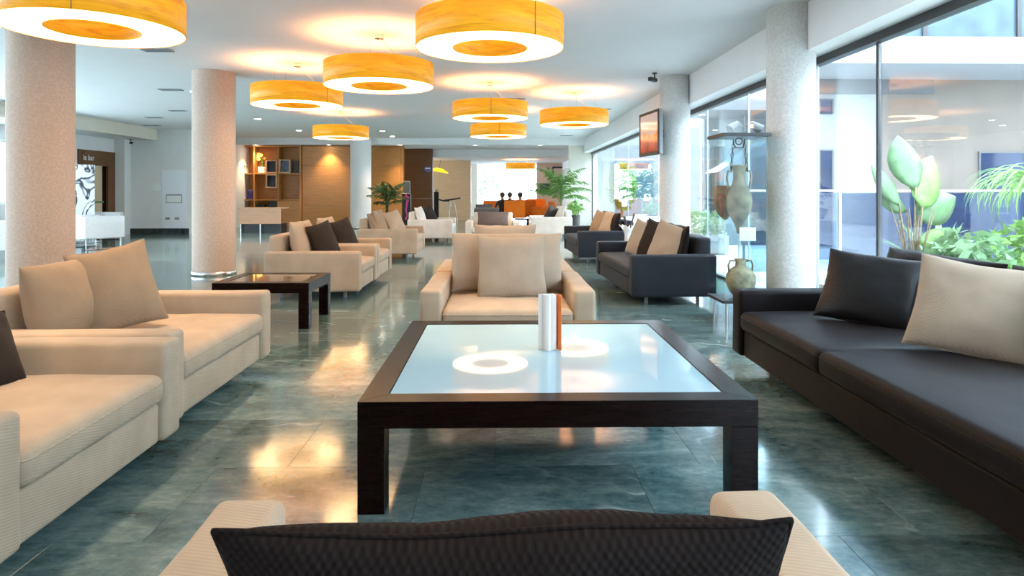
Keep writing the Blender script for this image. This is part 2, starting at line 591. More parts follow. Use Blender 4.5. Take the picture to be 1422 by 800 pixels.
# the glass wall on the right: panes between dark mullions under a dark head track
YS = [-5.0, -2.6, 0.4, 2.85, 5.23, 6.25, 8.0, 9.6, 12.6, 15.6, 18.6, 21.7]
for i in range(len(YS) - 1):
    ya, yb = YS[i], YS[i + 1]
    if ya == -5.0:
        continue
    w = tag(obj('window_%d' % (i + 10), bx(3.044, 3.056, ya + .015, yb - .015, 0.02, 2.42), M['glass']), kind='structure')
    obj('head_track', bx(3.01, 3.10, ya, yb, 2.40, 2.47), M['dark_frame'], w)
    obj('sill_track', bx(3.02, 3.09, ya, yb, 0.0, 0.03), M['dark_frame'], w)
    if yb in (5.23, 21.7):
        obj('mullion', bx(3.035, 3.065, yb - .014, yb + .014, 0.0, 2.42), M['dark_frame'], w)
    else:
        obj('mullion', bx(3.042, 3.060, yb - .006, yb + .006, 0.0, 2.42), M['edge_glass'], w)
# back window
w = tag(obj('window_3', bx(-1.9, 1.9, YB + .1, YB + .11, 0.02, 2.42), M['glass']), kind='structure')
for x in (-1.9, -0.7, 0.75, 1.85):
    obj('mullion', bx(x - .025, x + .025, YB + .06, YB + .15, 0, 2.45), M['white_paint'], w)


# columns
def column(name, x, y, r, z1, mat, ring=None):
    b = add_lathe(NB(), [(r, 0), (r, z1)], 64)
    o = tag(obj(name, b, mat, None, True, (x, y, 0)), kind='structure')
    m = o.modifiers.new('edge', 'EDGE_SPLIT')
    m.split_angle = R(40)
    if ring:
        obj('base_ring', add_lathe(NB(), [(r + .004, 0.0), (r + .012, 0.0), (r + .012, 0.06), (r + .004, 0.06)], 64, closed=True), ring, o, True)
    return o


column('column', -4.36, 6.3, 0.272, CEIL, M['col_pink'], M['chrome'])
column('column', -4.12, 9.5, 0.29, CEIL, M['col_pink'], M['chrome'])
column('column', -4.46, 21.0, 0.325, CEIL, M['white_paint'], M['chrome'])
column('column', 2.71, 6.07, 0.215, CEIL, M['col_grey'])
column('column', 2.60, 9.72, 0.22, CEIL, M['col_grey'])


# ------------------------------------------------------------------ sofas
def seat_f(sx, sy, sz, seed, crown=0.022):
    def f(x, y, z):
        u, v = 2 * x / sx, 2 * y / sy
        k = max(0, 1 - u * u) * max(0, 1 - v * v)
        if z > 0:
            z += crown * (k ** 0.6) + 0.010 * wr(x, y, 0, 5, seed) * min(1, k * 3) + 0.005 * wr(x, y, 0, 16, seed) * min(1, k * 3)
        bulge = 0.008 * (1 - (2 * z / sz) ** 2 if abs(2 * z / sz) < 1 else 0)
        x += bulge * u
        y += bulge * v
        return x, y, z
    return f


def arm_f(seed, a=0.004):
    def f(x, y, z):
        return x + a * wr(x, y, z, 4, seed), y + a * wr(y, z, x, 4, seed + 2), z + a * wr(z, x, y, 3, seed + 5)
    return f


def pillow_bm(w, h, t, seed=0, n=20, ear=0.065, sag=0.18, wrk=0.009):
    bm = NB()
    grid = {}
    for side in (1, -1):
        for i in range(n + 1):
            for j in range(n + 1):
                u, v = math.sin(PI / 2 * (2 * i / n - 1)), math.sin(PI / 2 * (2 * j / n - 1))
                edge = i in (0, n) or j in (0, n)
                if edge and side == -1:
                    grid[(side, i, j)] = grid[(1, i, j)]
                    continue
                x = w / 2 * u * (1 - ear * (1 - v * v) * abs(u))
                z = h / 2 * v * (1 - ear * (1 - u * u) * abs(v))
                k = max(0, (1 - u * u) * (1 - v * v))
                y = side * t / 2 * (k ** 0.42) * (1 - sag * v)
                fade = min(1, 0.25 + k * 2)
                y += fade * (wrk * wr(x, z, side, 6, seed) + wrk * 0.7 * wr(x, z, side * 3, 15, seed + 3))
                # creases that run in from the corners
                y -= side * 0.007 * math.exp(-((abs(u) - abs(v)) / 0.10) ** 2) * (max(abs(u), abs(v)) ** 3) * (k ** 0.2)
                x += 0.008 * wr(x, z, 0, 5, seed + 9)
                z += 0.010 * wr(x, z, 4, 5, seed + 12)
                grid[(side, i, j)] = bm.verts.new((x, y, z))
    for side in (1, -1):
        for i in range(n):
            for j in range(n):
                q = [grid[(side, i, j)], grid[(side, i + 1, j)], grid[(side, i + 1, j + 1)], grid[(side, i, j + 1)]]
                bm.faces.new(q)
    rim = [grid[(1, i, 0)].co.copy() for i in range(n)] + [grid[(1, n, j)].co.copy() for j in range(n)] + \
          [grid[(1, i, n)].co.copy() for i in range(n, 0, -1)] + [grid[(1, 0, j)].co.copy() for j in range(n, 0, -1)]
    return bm, rim


def pillow(label, size, loc, rot, mat, seed=0, piping=True, group=None, **kw):
    """rot = (roll in its plane, lean back, yaw), degrees; it faces -Y at yaw 0"""
    bm, rim = pillow_bm(*size, seed=seed, **kw)
    o = obj('throw_pillow', bm, mat, None, True, loc)
    o.rotation_mode = 'YXZ'
    o.rotation_euler = (R(-rot[1]), R(rot[0]), R(rot[2]))
    tag(o, label, 'pillow', group)
    if piping:
        obj('seam', add_tube(NB(), rim + [rim[0]], 0.0035, 6, False), mat, o, True)
    return o


def sofa(name, label, cat, W, D, loc, rz, fab, seats=1, backs=1, back_h=0.44, back_mat=None, group=None, seed=1, leg=True, arm=0.15, hi=0.53, seat_w=None, cushions=True, bwid=None):
    """front edge on local y = 0, facing -y; x centred; floor z = 0"""
    t = thing(name, label, cat, loc, R(rz), group)
    zb, zs, zt, r = 0.09, 0.265, 0.395, 0.028
    iw = W - 2 * arm
    obj('base', softbox(iw - 0.004, D - 0.03, zs - zb, 0.018, (6, 4, 2), arm_f(seed, 0.002), (0, D / 2 + .01, (zs + zb) / 2)), fab, t, True)
    for s in (-1, 1):
        obj('armrest', softbox(arm, D, hi - zb, r, (2, 8, 4), arm_f(seed + s), (s * (W / 2 - arm / 2), D / 2, (hi + zb) / 2)), fab, t, True)
    obj('backrest', softbox(iw - 0.004, 0.16, 0.70 - zs, 0.035, (6, 2, 4), arm_f(seed + 4), (0, D - 0.085, (0.70 + zs) / 2)), fab, t, True)
    ws_ = seat_w or [1.0 / seats] * seats
    for k in range(len(ws_)):
        cw = iw * ws_[k]
        cx = -iw / 2 + iw * sum(ws_[:k]) + cw / 2
        sx, sy, sz = cw - 0.008, D - 0.19, zt - zs
        seat_o = obj('seat_cushion', softbox(sx, sy, sz, 0.035, (14, 14, 2), seat_f(sx, sy, sz, seed + k), (cx, sy / 2 + 0.006, (zt + zs) / 2)), fab, t, True)
        hx, hy, q_ = sx / 2 + .0065, sy / 2 + .0065, 0.035
        loop = []
        for (ax_, ay_, a0) in ((1, 1, 0), (-1, 1, 90), (-1, -1, 180), (1, -1, 270)):
            for st_ in range(4):
                an = R(a0 + 30 * st_)
                loop.append((cx + ax_ * (hx - q_) + q_ * math.cos(an), sy / 2 + 0.006 + ay_ * (hy - q_) + q_ * math.sin(an), (zt + zs) / 2 + .030))
        obj('seam', add_tube(NB(), loop + [loop[0]], 0.0032, 6, False), fab, seat_o, True)
    if cushions:
        bw = iw / backs
        for k in range(backs):
            cx = -iw / 2 + bw * (k + 0.5)
            bm, rim = pillow_bm(bwid or bw - 0.02, back_h, 0.20, seed + 20 + k, 18, 0.03, 0.22, 0.010)
            o = obj('back_cushion', bm, back_mat or fab, t, True, (cx, D - 0.285, 0.43 + back_h / 2 - 0.02))
            o.rotation_euler = (R(-12), 0, 0)
    if leg:
        for sx in (-1, 1):
            for sy in (0.2, D - 0.14):
                x = sx * (W / 2 - 0.2)
                obj('leg', bx(x - .016, x + .016, sy - .016, sy + .016, 0, zb + .01, 0.003), M['grey_metal'], t)
    return t


def S(name, label, cat, y0, y1, x_front, side, fab, **kw):
    """a sofa along an aisle: side 'L' faces +X, 'R' faces -X; spans y0..y1 and its front line runs at x_front"""
    D = kw.pop('D', 1.05)
    skew = kw.pop('skew', 0.0)
    rz = (90 if side == 'L' else -90) + skew
    return sofa(name, label, cat, y1 - y0, D, (x_front, (y0 + y1) / 2, 0), rz, fab, **kw)


S('armchair', 'beige armchair at the left frame edge with a dark pillow', 'armchair', 1.90, 3.07, -1.475, 'L', M['beige'], seed=3, skew=0.6)
S('loveseat', 'beige loveseat holding a tilted beige pillow, beside the low wooden side table', 'sofa', 3.09, 4.49, -1.55, 'L', M['beige'], seed=8, skew=0.6, backs=2, back_h=0.42, back_mat=M['pillow_beige'])
S('armchair', 'beige armchair with a dark pillow, just past the low wooden table', 'armchair', 7.2, 8.27, -1.545, 'L', M['beige'], seed=13, back_mat=M['pillow_light'])
S('armchair', 'beige armchair joined to the far arm of the one past the low table', 'armchair', 8.29, 9.36, -1.545, 'L', M['beige'], seed=17, back_mat=M['pillow_light'])
S('armchair', 'tan armchair with two beige pillows in front of the white column', 'armchair', 11.5, 12.7, -1.46, 'L', M['beige'], seed=23, back_mat=M['pillow_beige'])
S('armchair', 'cream armchair with one cream and one dark pillow before the walnut wall', 'armchair', 15.3, 16.5, -1.12, 'L', M['cream'], seed=29, cushions=False)
sofa('armchair', 'beige armchair facing the camera behind the glass coffee table', 'armchair', 1.19, 1.02, (0.05, 4.42, 0), 0, M['beige'], seed=31, back_h=0.46, back_mat=M['pillow_light'])
sofa('armchair', 'beige armchair back to back with the one behind the coffee table', 'armchair', 1.19, 0.98, (0.04, 6.44, 0), 180, M['beige'], seed=37, back_mat=M['pillow_light'], back_h=0.50, bwid=0.54)
sofa('armchair', 'beige armchair in front with a black waffle cushion, seen from behind', 'armchair', 1.21, 1.02, (0.0, 1.43, 0), 181.2, M['beige'], seed=41, cushions=False, hi=0.545)
S('long_sofa', 'long charcoal sofa under the big window with black and beige pillows', 'sofa', 1.05, 4.51, 1.60, 'R', M['dark'], D=1.25, seat_w=[0.34, 0.66], backs=3, seed=47, back_h=0.42)
S('sofa', 'slate grey sofa beside the glass display case', 'sofa', 6.76, 8.75, 1.32, 'R', M['slate'], D=0.90, seats=1, backs=2, seed=53, skew=2.5, back_h=0.42, back_mat=M['dark'])
S('sofa', 'slate grey sofa farther along the window with two beige pillows', 'sofa', 10.8, 12.6, 1.25, 'R', M['slate'], D=0.98, seats=1, backs=2, seed=59, skew=2, back_h=0.42, back_mat=M['dark'])
S('armchair', 'cream armchair below the indoor palm with a dark pillow', 'armchair', 16.6, 17.8, 0.78, 'R', M['cream'], seed=61, cushions=False)
sofa('armchair', 'cream armchair in the aisle with a wide dark grey cushion', 'armchair', 1.2, 0.95, (-0.17, 14.3, 0), 0, M['cream'], seed=67, cushions=False)

# throw pillows
pillow('beige pillow tilted in the corner of the loveseat', (0.41, 0.49, 0.16), (-2.17, 3.75, 0.65), (-11, 21, 40), M['pillow_beige'], 2)
pillow('dark brown pillow cut by the left frame edge', (0.42, 0.36, 0.15), (-2.12, 2.66, 0.535), (6, 24, 84), M['pillow_dark'], 5)
pillow('beige square pillow on the armchair behind the coffee table', (0.52, 0.48, 0.17), (0.085, 4.93, 0.625), (0, 14, 2), M['pillow_light'], 7)
pillow('wide black waffle weave cushion at the front', (0.645, 0.50, 0.19), (0.010, 0.83, 0.60), (1.2, 24, 180), M['waffle'], 11, n=30, wrk=0.010, ear=0.05, sag=0.1)
pillow('black satin pillow on the long charcoal sofa', (0.54, 0.46, 0.17), (2.22, 3.90, 0.605), (6, 30, -40), M['pillow_black'], 13, wrk=0.010)
pillow('big beige pillow on the long charcoal sofa', (0.57, 0.50, 0.18), (2.35, 3.18, 0.615), (7, 29, -38), M['pillow_light'], 17, wrk=0.009)
pillow('dark brown pillow on the armchair just past the low table', (0.48, 0.46, 0.15), (-2.09, 7.80, 0.60), (-8, 20, 70), M['pillow_dark'], 19)
pillow('dark brown pillow on the farther of the two joined armchairs', (0.48, 0.46, 0.15), (-2.09, 8.82, 0.60), (-8, 20, 70), M['pillow_dark'], 23)
pillow('beige pillow standing upright on the tan armchair, nearer the column', (0.48, 0.46, 0.15), (-2.20, 11.82, 0.60), (-6, 18, 66), M['pillow_beige'], 29, False)
pillow('beige pillow leaning forward on the tan armchair', (0.48, 0.46, 0.15), (-1.98, 12.25, 0.61), (-10, 24, 58), M['pillow_light'], 31, False)
pillow('cream pillow beside a dark one on the cream armchair by the walnut wall', (0.46, 0.44, 0.14), (-1.90, 15.62, 0.61), (-4, 18, 75), M['cream'], 37, False)
pillow('dark pillow on the cream armchair by the walnut wall', (0.48, 0.44, 0.14), (-1.73, 16.1, 0.60), (-12, 24, 62), M['pillow_dark'], 41, False)
pillow('nearest beige pillow on the slate sofa by the display case', (0.50, 0.47, 0.16), (1.84, 7.22, 0.61), (12, 16, -64), M['pillow_light'], 43)
pillow('dark brown pillow between two beige ones on the slate sofa', (0.49, 0.47, 0.15), (1.79, 7.60, 0.615), (9, 18, -66), M['pillow_dark'], 47)
pillow('far beige pillow on the slate sofa by the display case', (0.48, 0.46, 0.15), (1.73, 8.0, 0.61), (9, 18, -66), M['pillow_light'], 53)
pillow('nearer beige pillow on the farther slate sofa', (0.48, 0.46, 0.15), (1.88, 11.3, 0.61), (9, 18, -66), M['pillow_light'], 59, False)
pillow('farther beige pillow on the farther slate sofa', (0.48, 0.46, 0.15), (1.80, 11.9, 0.61), (9, 18, -66), M['pillow_beige'], 61, False)
pillow('dark pillow on the cream armchair below the palm', (0.46, 0.42, 0.14), (1.32, 17.2, 0.60), (14, 24, -60), M['pillow_black'], 67, False)
pillow('pale pillow on the cream armchair below the palm', (0.42, 0.42, 0.14), (1.55, 16.98, 0.61), (-4, 14, -60), M['cream'], 71, False)
pillow('wide dark grey cushion on the cream armchair in the aisle', (0.72, 0.34, 0.16), (-0.17, 14.86, 0.56), (0, 14, 0), M['grey_chair'], 73, False)


# ------------------------------------------------------------------ coffee tables
def coffee_table(label, x0, x1, y0, y1, h, f, glass_mat, name='coffee_table'):
    t = thing(name, label, 'table', ((x0 + x1) / 2, (y0 + y1) / 2, 0))
    a, b = (x1 - x0) / 2, (y1 - y0) / 2
    # four mitred rails
    cs = [(-a, -b), (a, -b), (a, b), (-a, b)]
    ins = [(-a + f, -b + f), (a - f, -b + f), (a - f, b - f), (-a + f, b - f)]
    for k in range(4):
        p, q, r_, s_ = cs[k], cs[(k + 1) % 4], ins[(k + 1) % 4], ins[k]
        bm = NB()
        lo = [bm.verts.new((*v, h - f)) for v in (p, q, r_, s_)]
        hi = [bm.verts.new((*v, h)) for v in (p, q, r_, s_)]
        bm.faces.new(lo[::-1])
        bm.faces.new(hi)
        for i in range(4):
            bm.faces.new((lo[i], lo[(i + 1) % 4], hi[(i + 1) % 4], hi[i]))
        bmesh.ops.bevel(bm, geom=list(bm.edges), offset=0.0012, segments=1, affect='EDGES')
        obj('rail', bm, M['wenge'], t)
    for sx in (-1, 1):
        for sy in (-1, 1):
            xa, ya = sx * a, sy * b
            obj('leg', bx(min(xa, xa - sx * f), max(xa, xa - sx * f), min(ya, ya - sy * f), max(ya, ya - sy * f), 0, h - f - .001, 0.0015), M['wenge'], t)
    obj('glass_top', bx(-a + f + .002, a - f - .002, -b + f + .002, b - f - .002, h - .016, h - .003, 0.001), glass_mat, t)
    obj('under_panel', bx(-a + f, a - f, -b + f, b - f, h - .045, h - .020), M['wenge'], t)
    return t


coffee_table('large square dark wood coffee table with frosted blue glass top', -0.53, 0.965, 2.435, 3.95, 0.418, 0.10, M['table_glass'])


def clear_top():
    t = NT('brown_glossy_glass')
    t.set(base=t.ramp(t.noise(t.obj(), 2, 2), [(0.3, (0.16, 0.135, 0.10, 1)), (0.7, (0.20, 0.17, 0.13, 1))]), rough=0.04, spec=0.7)
    return t.m


coffee_table('low dark wood side table with glass top by the pink column', -2.50, -1.665, 5.72, 6.45, 0.40, 0.09, clear_top(), 'side_table')


# folded card on the table
def stripes(name, cols, k):
    t = NT(name)
    s = t.n('ShaderNodeSeparateXYZ', {0: t.n('ShaderNodeTexCoord').outputs['Generated']})
    rp = t.ramp(s.outputs[k], cols)
    t.t.nodes[-1].color_ramp.interpolation = 'CONSTANT' if False else 'LINEAR'
    t.set(base=rp, rough=0.45)
    return t.m


W_, G_, P_, O_ = (0.82, 0.80, 0.78, 1), (0.50, 0.44, 0.40, 1), (0.75, 0.60, 0.58, 1), (0.85, 0.22, 0.04, 1)
card = thing('menu_card', 'folded striped card with orange edge standing on the coffee table', 'card', (0.235, 3.20, 0.416), R(0))
M['card_a'] = stripes('striped_card_print', [(0, W_), (0.30, (0.70, 0.66, 0.64, 1)), (0.42, G_), (0.54, (0.66, 0.6, 0.56, 1)), (0.66, P_), (0.78, W_), (1.0, W_)], 0)
M['card_o'] = plain('orange_card_print', (0.85, 0.20, 0.03), 0.45)
H = 0.272


def leaf_panel(name, p, q, mat):
    bm = NB()
    d = Vector((q[0] - p[0], q[1] - p[1], 0)).normalized()
    nrm = Vector((-d.y, d.x, 0)) * 0.0012
    P3, Q3 = Vector((*p, 0)), Vector((*q, 0))
    lo = [bm.verts.new(v) for v in (P3 - nrm, Q3 - nrm, Q3 + nrm, P3 + nrm)]
    up = [bm.verts.new(v.co + Vector((0, 0, H))) for v in lo]
    bm.faces.new(lo[::-1])
    bm.faces.new(up)
    for i in range(4):
        bm.faces.new((lo[i], lo[(i + 1) % 4], up[(i + 1) % 4], up[i]))
    return obj(name, bm, mat, card)


leaf_panel('front_panel', (-0.047, 0.045), (0.000, 0.0), M['card_a'])
leaf_panel('centre_panel', (0.000, 0.0), (0.040, 0.035), M['card_a'])
tag(leaf_panel('orange_panel', (0.034, 0.060), (0.064, 0.010), M['card_o']), 'orange outer leaf')
leaf_panel('back_panel', (-0.047, 0.045), (0.034, 0.060), M['paper'])


# ------------------------------------------------------------------ pendant lamps
def pendant(label, x, y, zb=2.335, r=0.59, ri=0.30, h=0.245, ceil=CEIL, seam=None, lit=True, grp='veneer drum pendants'):
    t = thing('pendant_lamp', label, 'lamp', (x, y, zb), 0, grp)
    obj('shade', add_lathe(NB(), [(r, 0), (r, h), (r - .006, h), (r - .006, 0)], 72, closed=True), M['veneer'], t, True)
    obj('inner_shade', add_lathe(NB(), [(ri, 0.0), (ri, h - .02), (ri - .006, h - .02), (ri - .006, 0.0)], 56, closed=True), M['veneer'], t, True)
    obj('diffuser', add_lathe(NB(), [(ri + .001, 0.004), (r - .008, 0.004), (r - .008, 0.012), (ri + .001, 0.012)], 64, closed=True), M['lamp_white'], t)
    if seam is not None:
        a = R(seam)
        b = bx(-.003, .003, -.0015, .0015, 0, h)
        obj('seam', b, M['stem'], t, False, ((r + .001) * math.cos(a), (r + .001) * math.sin(a), 0), (0, 0, a + PI / 2))
    for k in range(3):
        a = 2 * PI * k / 3 + 0.5
        p = Vector((math.cos(a) * 0.45, math.sin(a) * 0.45, 0))
        obj('cable', add_tube(NB(), [p + Vector((0, 0, h - .03)), p + Vector((0, 0, ceil - zb))], 0.0025, 6), M['chrome'], t)
    # spokes the cables hold
    sp = NB()
    for k in range(3):
        a = 2 * PI * k / 3 + 0.5
        add_tube(sp, [(math.cos(a) * (ri - .01), math.sin(a) * (ri - .01), h - .035), (math.cos(a) * (r - .004), math.sin(a) * (r - .004), h - .035)], 0.006, 6)
    obj('spokes', sp, M['chrome'], t)
    obj('ceiling_mount', add_lathe(NB(), [(0.05, ceil - zb - .045), (0.05, ceil - zb)], 24), M['chrome'], t)
    obj('power_cord', add_tube(NB(), [(0, 0, ceil - zb - .04), (0.2, 0.1, h + 0.1), (0.40, 0.22, h - .03)], 0.003, 6), M['chrome'], t)
    if lit:
        ld = bpy.data.lights.new('pendant_uplight', 'AREA')
        ld.shape = 'DISK'
        ld.size = 1.0
        ld.energy = LAMP_UP
        ld.color = (1.0, 0.72, 0.48)
        lo = bpy.data.objects.new('pendant_uplight', ld)
        C.objects.link(lo)
        lo.parent = t
        lo.location = (0, 0, h - 0.05)
        lo.rotation_euler = (PI, 0, 0)
    return t


pendant('largest veneer drum pendant, cut by the upper left corner', -2.88, 4.69, seam=-70)
pendant('large veneer drum pendant hanging above the glass coffee table', -0.085, 5.24, seam=-55)
pendant('veneer drum pendant just left of the one above the coffee table', -1.32, 7.16)
pendant('veneer drum pendant next to the far pink column', -2.71, 8.8, seam=-35)
pendant('upper of two stacked veneer drum pendants beyond the coffee table', -0.16, 10.3, seam=-88)
pendant('lower of two stacked veneer drum pendants beyond the coffee table', -0.045, 13.8, seam=-88)
pendant('small veneer drum pendant before the white column', -3.44, 14.2)
pendant('veneer drum pendant nearest the window wall', 1.27, 11.3)
pendant('tiny far veneer pendant in front of the bright back window', 0.79, 26.0, zb=2.05, ceil=BARC, grp=None)
pendant('added unseen veneer fill pendant behind the camera, over the left armchairs', -3.0, 0.4)  # this pendant and the next are added out of view for fill light
pendant('added unseen veneer fill pendant behind the camera, over the left aisle', -6.5, 1.5)

# ------------------------------------------------------------------ downlights, vents
def downlight(label, x, y, z, lit=True, r=0.075, power=1.0, col=(1.0, 0.74, 0.44), cone=95):
    t = thing('downlight', label, 'ceiling light', (x, y, z), 0, 'recessed downlights')
    obj('trim_ring', add_lathe(NB(), [(r, -.008), (r + .02, -.008), (r + .02, 0.0), (r, 0.0)], 28, closed=True), M['white_gloss'], t)
    obj('lens', add_lathe(NB(), [(r, -.004), (r, -.001)], 28), M['spot_glow'], t)
    if lit:
        ld = bpy.data.lights.new('downlight_beam', 'SPOT')
        ld.energy = SPOT_W * power
        ld.color = col
        ld.spot_size = R(cone)
        ld.spot_blend = 0.8
        ld.shadow_soft_size = 0.05
        lo = bpy.data.objects.new('downlight_beam', ld)
        C.objects.link(lo)
        lo.parent = t
        lo.location = (0, 0, -0.02)
    return t


def cpos(u, v, z=CEIL):
    Y = (z - EYE) * F_PX / (265 - v)
    p = at(u, v, Y)
    return p.x, p.y


for (u, v, lab) in ((358, 165.5, 'round downlight just right of the far pink column'), (415, 181.5, 'round downlight left of the small pendant by the white column'),
                    (531, 182, 'round downlight right of the small pendant by the white column'), (545, 189.5, 'dim round downlight nearest the ceiling step'),
                    (270, 128, 'small round downlight left of the far pink column')):
    downlight(lab, *cpos(u, v), CEIL, power=2.5, col=(1.0, 0.85, 0.66))
for (u, lab) in ((357, 'round downlight over the bookshelf'), (457, 'round downlight washing the honey oak panel'), (556, 'round downlight over the left palm'),
                 (660, 'round downlight in the lowered ceiling above the grey chairs'), (750, 'round downlight in the lowered ceiling near the right wall')):
    downlight(lab, (u - 695) / 910 * 21.75, 21.75, LOWC, power=2.2)
for (x, y, lab) in ((-7.5, 4.0, 'added unseen fill downlight over the left windows, first from the camera'), (-7.5, 8.0, 'added unseen fill downlight over the left windows, second from the camera'),
                    (-7.6, 11.3, 'added fill downlight hidden behind the near pink column'), (-6.5, 15.4, 'added fill downlight hidden behind the far pink column'),
                    (-6.95, 16.8, 'second added fill downlight hidden behind the far pink column'), (0.1, 18.2, 'added fill downlight hidden behind the two stacked pendants'),
                    (1.63, 14.5, 'added fill downlight hidden behind the window pendant')):
    downlight(lab, x, y, CEIL, power=4.0 if 15 < y < 17 else 8.0, col=(1.0, 0.90, 0.78))  # unseen downlights, added to brighten the left side and the back
for (x, y, lab) in ((-2.15, 2.45, 'added unseen warm downlight above the left armchair at the frame edge'), (-2.2, 3.85, 'added unseen warm downlight above the beige loveseat'),
                    (-0.1, 1.2, 'added unseen warm downlight above the front armchair'), (0.05, 3.9, 'added unseen warm downlight above the armchair behind the coffee table')):
    downlight(lab, x, y, CEIL, power=1.3 if 'front armchair' in lab else 2.8, col=(1.0, 0.68, 0.40), cone=48)  # out of view, added to warm the seat tops from above


def vent(label, x, y, w=0.6, d=0.12, z=CEIL):
    t = thing('ceiling_vent', label, 'vent', (x, y, z), 0, 'dark slots in the ceiling')
    fr = NB()
    for (a, b, c, e) in ((-w / 2 - .02, w / 2 + .02, -d / 2 - .02, -d / 2), (-w / 2 - .02, w / 2 + .02, d / 2, d / 2 + .02), (-w / 2 - .02, -w / 2, -d / 2, d / 2), (w / 2, w / 2 + .02, -d / 2, d / 2)):
        add_box(fr, a, b, c, e, -.012, 0)
    obj('vent_frame', fr, M['grey_metal'], t)
    obj('backing', bx(-w / 2, w / 2, -d / 2, d / 2, -.004, 0), M['dark_frame'], t)
    for k in range(3):
        y_ = -d / 2 + d * (k + 1) / 4
        obj('slat', bx(-w / 2, w / 2, y_ - .006, y_ + .006, -.010, -.003), M['grey_metal'], t)


for (u, v, w, lab) in ((237, 125.5, .32, 'dark ceiling slot highest beside the far pink column'), (247, 154.5, .3, 'pale ceiling slot beside the far pink column'),
                       (214, 164, .32, 'dark ceiling slot near the left beam, upper of two'), (211, 175, .36, 'dark ceiling slot near the left beam, lower of two'),
                       (712, 137, .42, 'dark ceiling slot behind the two stacked pendants'), (835, 151, .36, 'dark ceiling slot behind the window pendant'),
                       (787, 188, .34, 'small dark ceiling slot near the right wall end'), (218, 71, .30, 'dark ceiling slot behind the corner pendant')):
    vent(lab, *cpos(u, v), w)

# ------------------------------------------------------------------ television, cameras
tv = thing('television', 'flat television showing an orange picture on the grey column', 'television', (2.19, 9.62, 2.04), R(-90 + 6))
obj('casing', bx(-.43, .43, 0, .055, -.325, .325, 0.008), M['grey_metal'], tv)
fr = NB()
for (a, b, c, d) in ((-.43, .43, -.325, -.27), (-.43, .43, .285, .325), (-.43, -.385, -.27, .285), (.385, .43, -.27, .285)):
    add_box(fr, a, b, -.012, 0, c, d, 0.003)
obj('bezel', fr, M['dark_frame'], tv)


def screen_mat():
    t = NT('television_picture')
    g = t.n('ShaderNodeTexCoord').outputs['Object']
    s = t.n('ShaderNodeSeparateXYZ', {0: g})
    nz = t.noise(t.mapping(g, (3, 1, 4)), 1.4, 5, 0.6, 0.8)
    base = t.ramp(t.math('ADD', t.math('MULTIPLY', s.outputs[2], -1.3), nz), [(0.30, lin(196, 180, 182)), (0.52, lin(205, 165, 150)), (0.62, lin(225, 95, 40)), (0.85, lin(160, 55, 35))])
    t.set(base=(0.02, 0.02, 0.02, 1), emit=base, emit_s=0.3, rough=0.15)
    return t.m


obj('screen', bx(-.386, .386, -.006, -.001, -.271, .286), screen_mat(), tv)
obj('wall_bracket', bx(-.05, .05, .055, .20, -.06, .06), M['dark_frame'], tv)


def seccam(label, loc, rz):
    t = thing('security_camera', label, 'security camera', loc, rz)
    obj('mount', add_lathe(NB(), [(0.035, -.02), (0.035, 0)], 20), M['dark_frame'], t)
    obj('bracket', add_tube(NB(), [(0, 0, -.01), (0, 0, -.08), (0, -.04, -.10)], 0.01, 8), M['dark_frame'], t)
    obj('body', bx(-.03, .03, -.15, .03, -.135, -.08, 0.006), M['dark_frame'], t)
    obj('lens', add_tube(NB(), [(0, -.15, -.108), (0, -.165, -.108)], 0.02, 14), M['black'], t)


seccam('black security camera under the ceiling beside the television column', (2.22, 9.4, CEIL), R(-40))
seccam('dark security camera high on the far left white wall', (-10.0, 17.9, 2.60), R(40))

# ------------------------------------------------------------------ display case with amphora
vt = thing('display_case', 'tall glass display case with dark lid beside the grey column', 'display case', (2.205, 6.04, 0))
a = 0.20
obj('base_plate', bx(-a - .02, a + .02, -a - .02, a + .02, .19, .215, .002), M['dark_frame'], vt)
obj('lid', bx(-a - .02, a + .02, -a - .02, a + .02, 1.69, 1.72, .002), M['dark_frame'], vt)
for (x0, x1, y0, y1) in ((-a, a, -a, -a + .006), (-a, a, a - .006, a), (-a, -a + .006, -a + .008, a - .008), (a - .006, a, -a + .008, a - .008)):
    obj('pane', bx(x0, x1, y0, y1, .215, 1.69), M['case_glass'], vt)
for sx in (-1, 1):
    for sy in (-1, 1):
        obj('leg', add_tube(NB(), [(sx * (a - .03), sy * (a - .03), 0), (sx * (a - .03), sy * (a - .03), .19)], 0.012, 12), M['chrome'], vt)
am = thing('amphora', 'pale long amphora hanging from chains inside the glass case', 'amphora', (2.205, 6.02, 0.80))
prof = [(0.0, 0.0), (0.022, 0.01), (0.026, 0.05), (0.05, 0.11), (0.095, 0.19), (0.118, 0.27), (0.112, 0.35), (0.085, 0.42), (0.062, 0.46), (0.052, 0.52), (0.052, 0.60), (0.066, 0.62), (0.064, 0.64), (0.044, 0.64), (0.042, 0.5), (0.0, 0.46)]
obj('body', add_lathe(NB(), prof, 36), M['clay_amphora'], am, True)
for s in (-1, 1):
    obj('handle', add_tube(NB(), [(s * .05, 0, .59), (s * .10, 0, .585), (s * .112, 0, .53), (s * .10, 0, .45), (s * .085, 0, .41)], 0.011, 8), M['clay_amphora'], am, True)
ch = NB()
for s in (-1, 1):
    for k in range(7):
        z = .60 + k * .042
        bmx = NB()
        pts = [(s * (.075 - .004 * k) + (0.012 * math.cos(q * PI / 4) if k % 2 else 0), (0 if k % 2 else 0.012 * math.cos(q * PI / 4)), z + 0.026 * math.sin(q * PI / 4)) for q in range(9)]
        add_tube(ch, pts, 0.0045, 6, False)
        bmx.free()
obj('chain', ch, M['dark_frame'], am, True)
hk = NB()
add_tube(hk, [(0.032 * math.cos(q * PI / 6), 0, .86 + 0.032 * math.sin(q * PI / 6)) for q in range(13)], 0.007, 8, False)
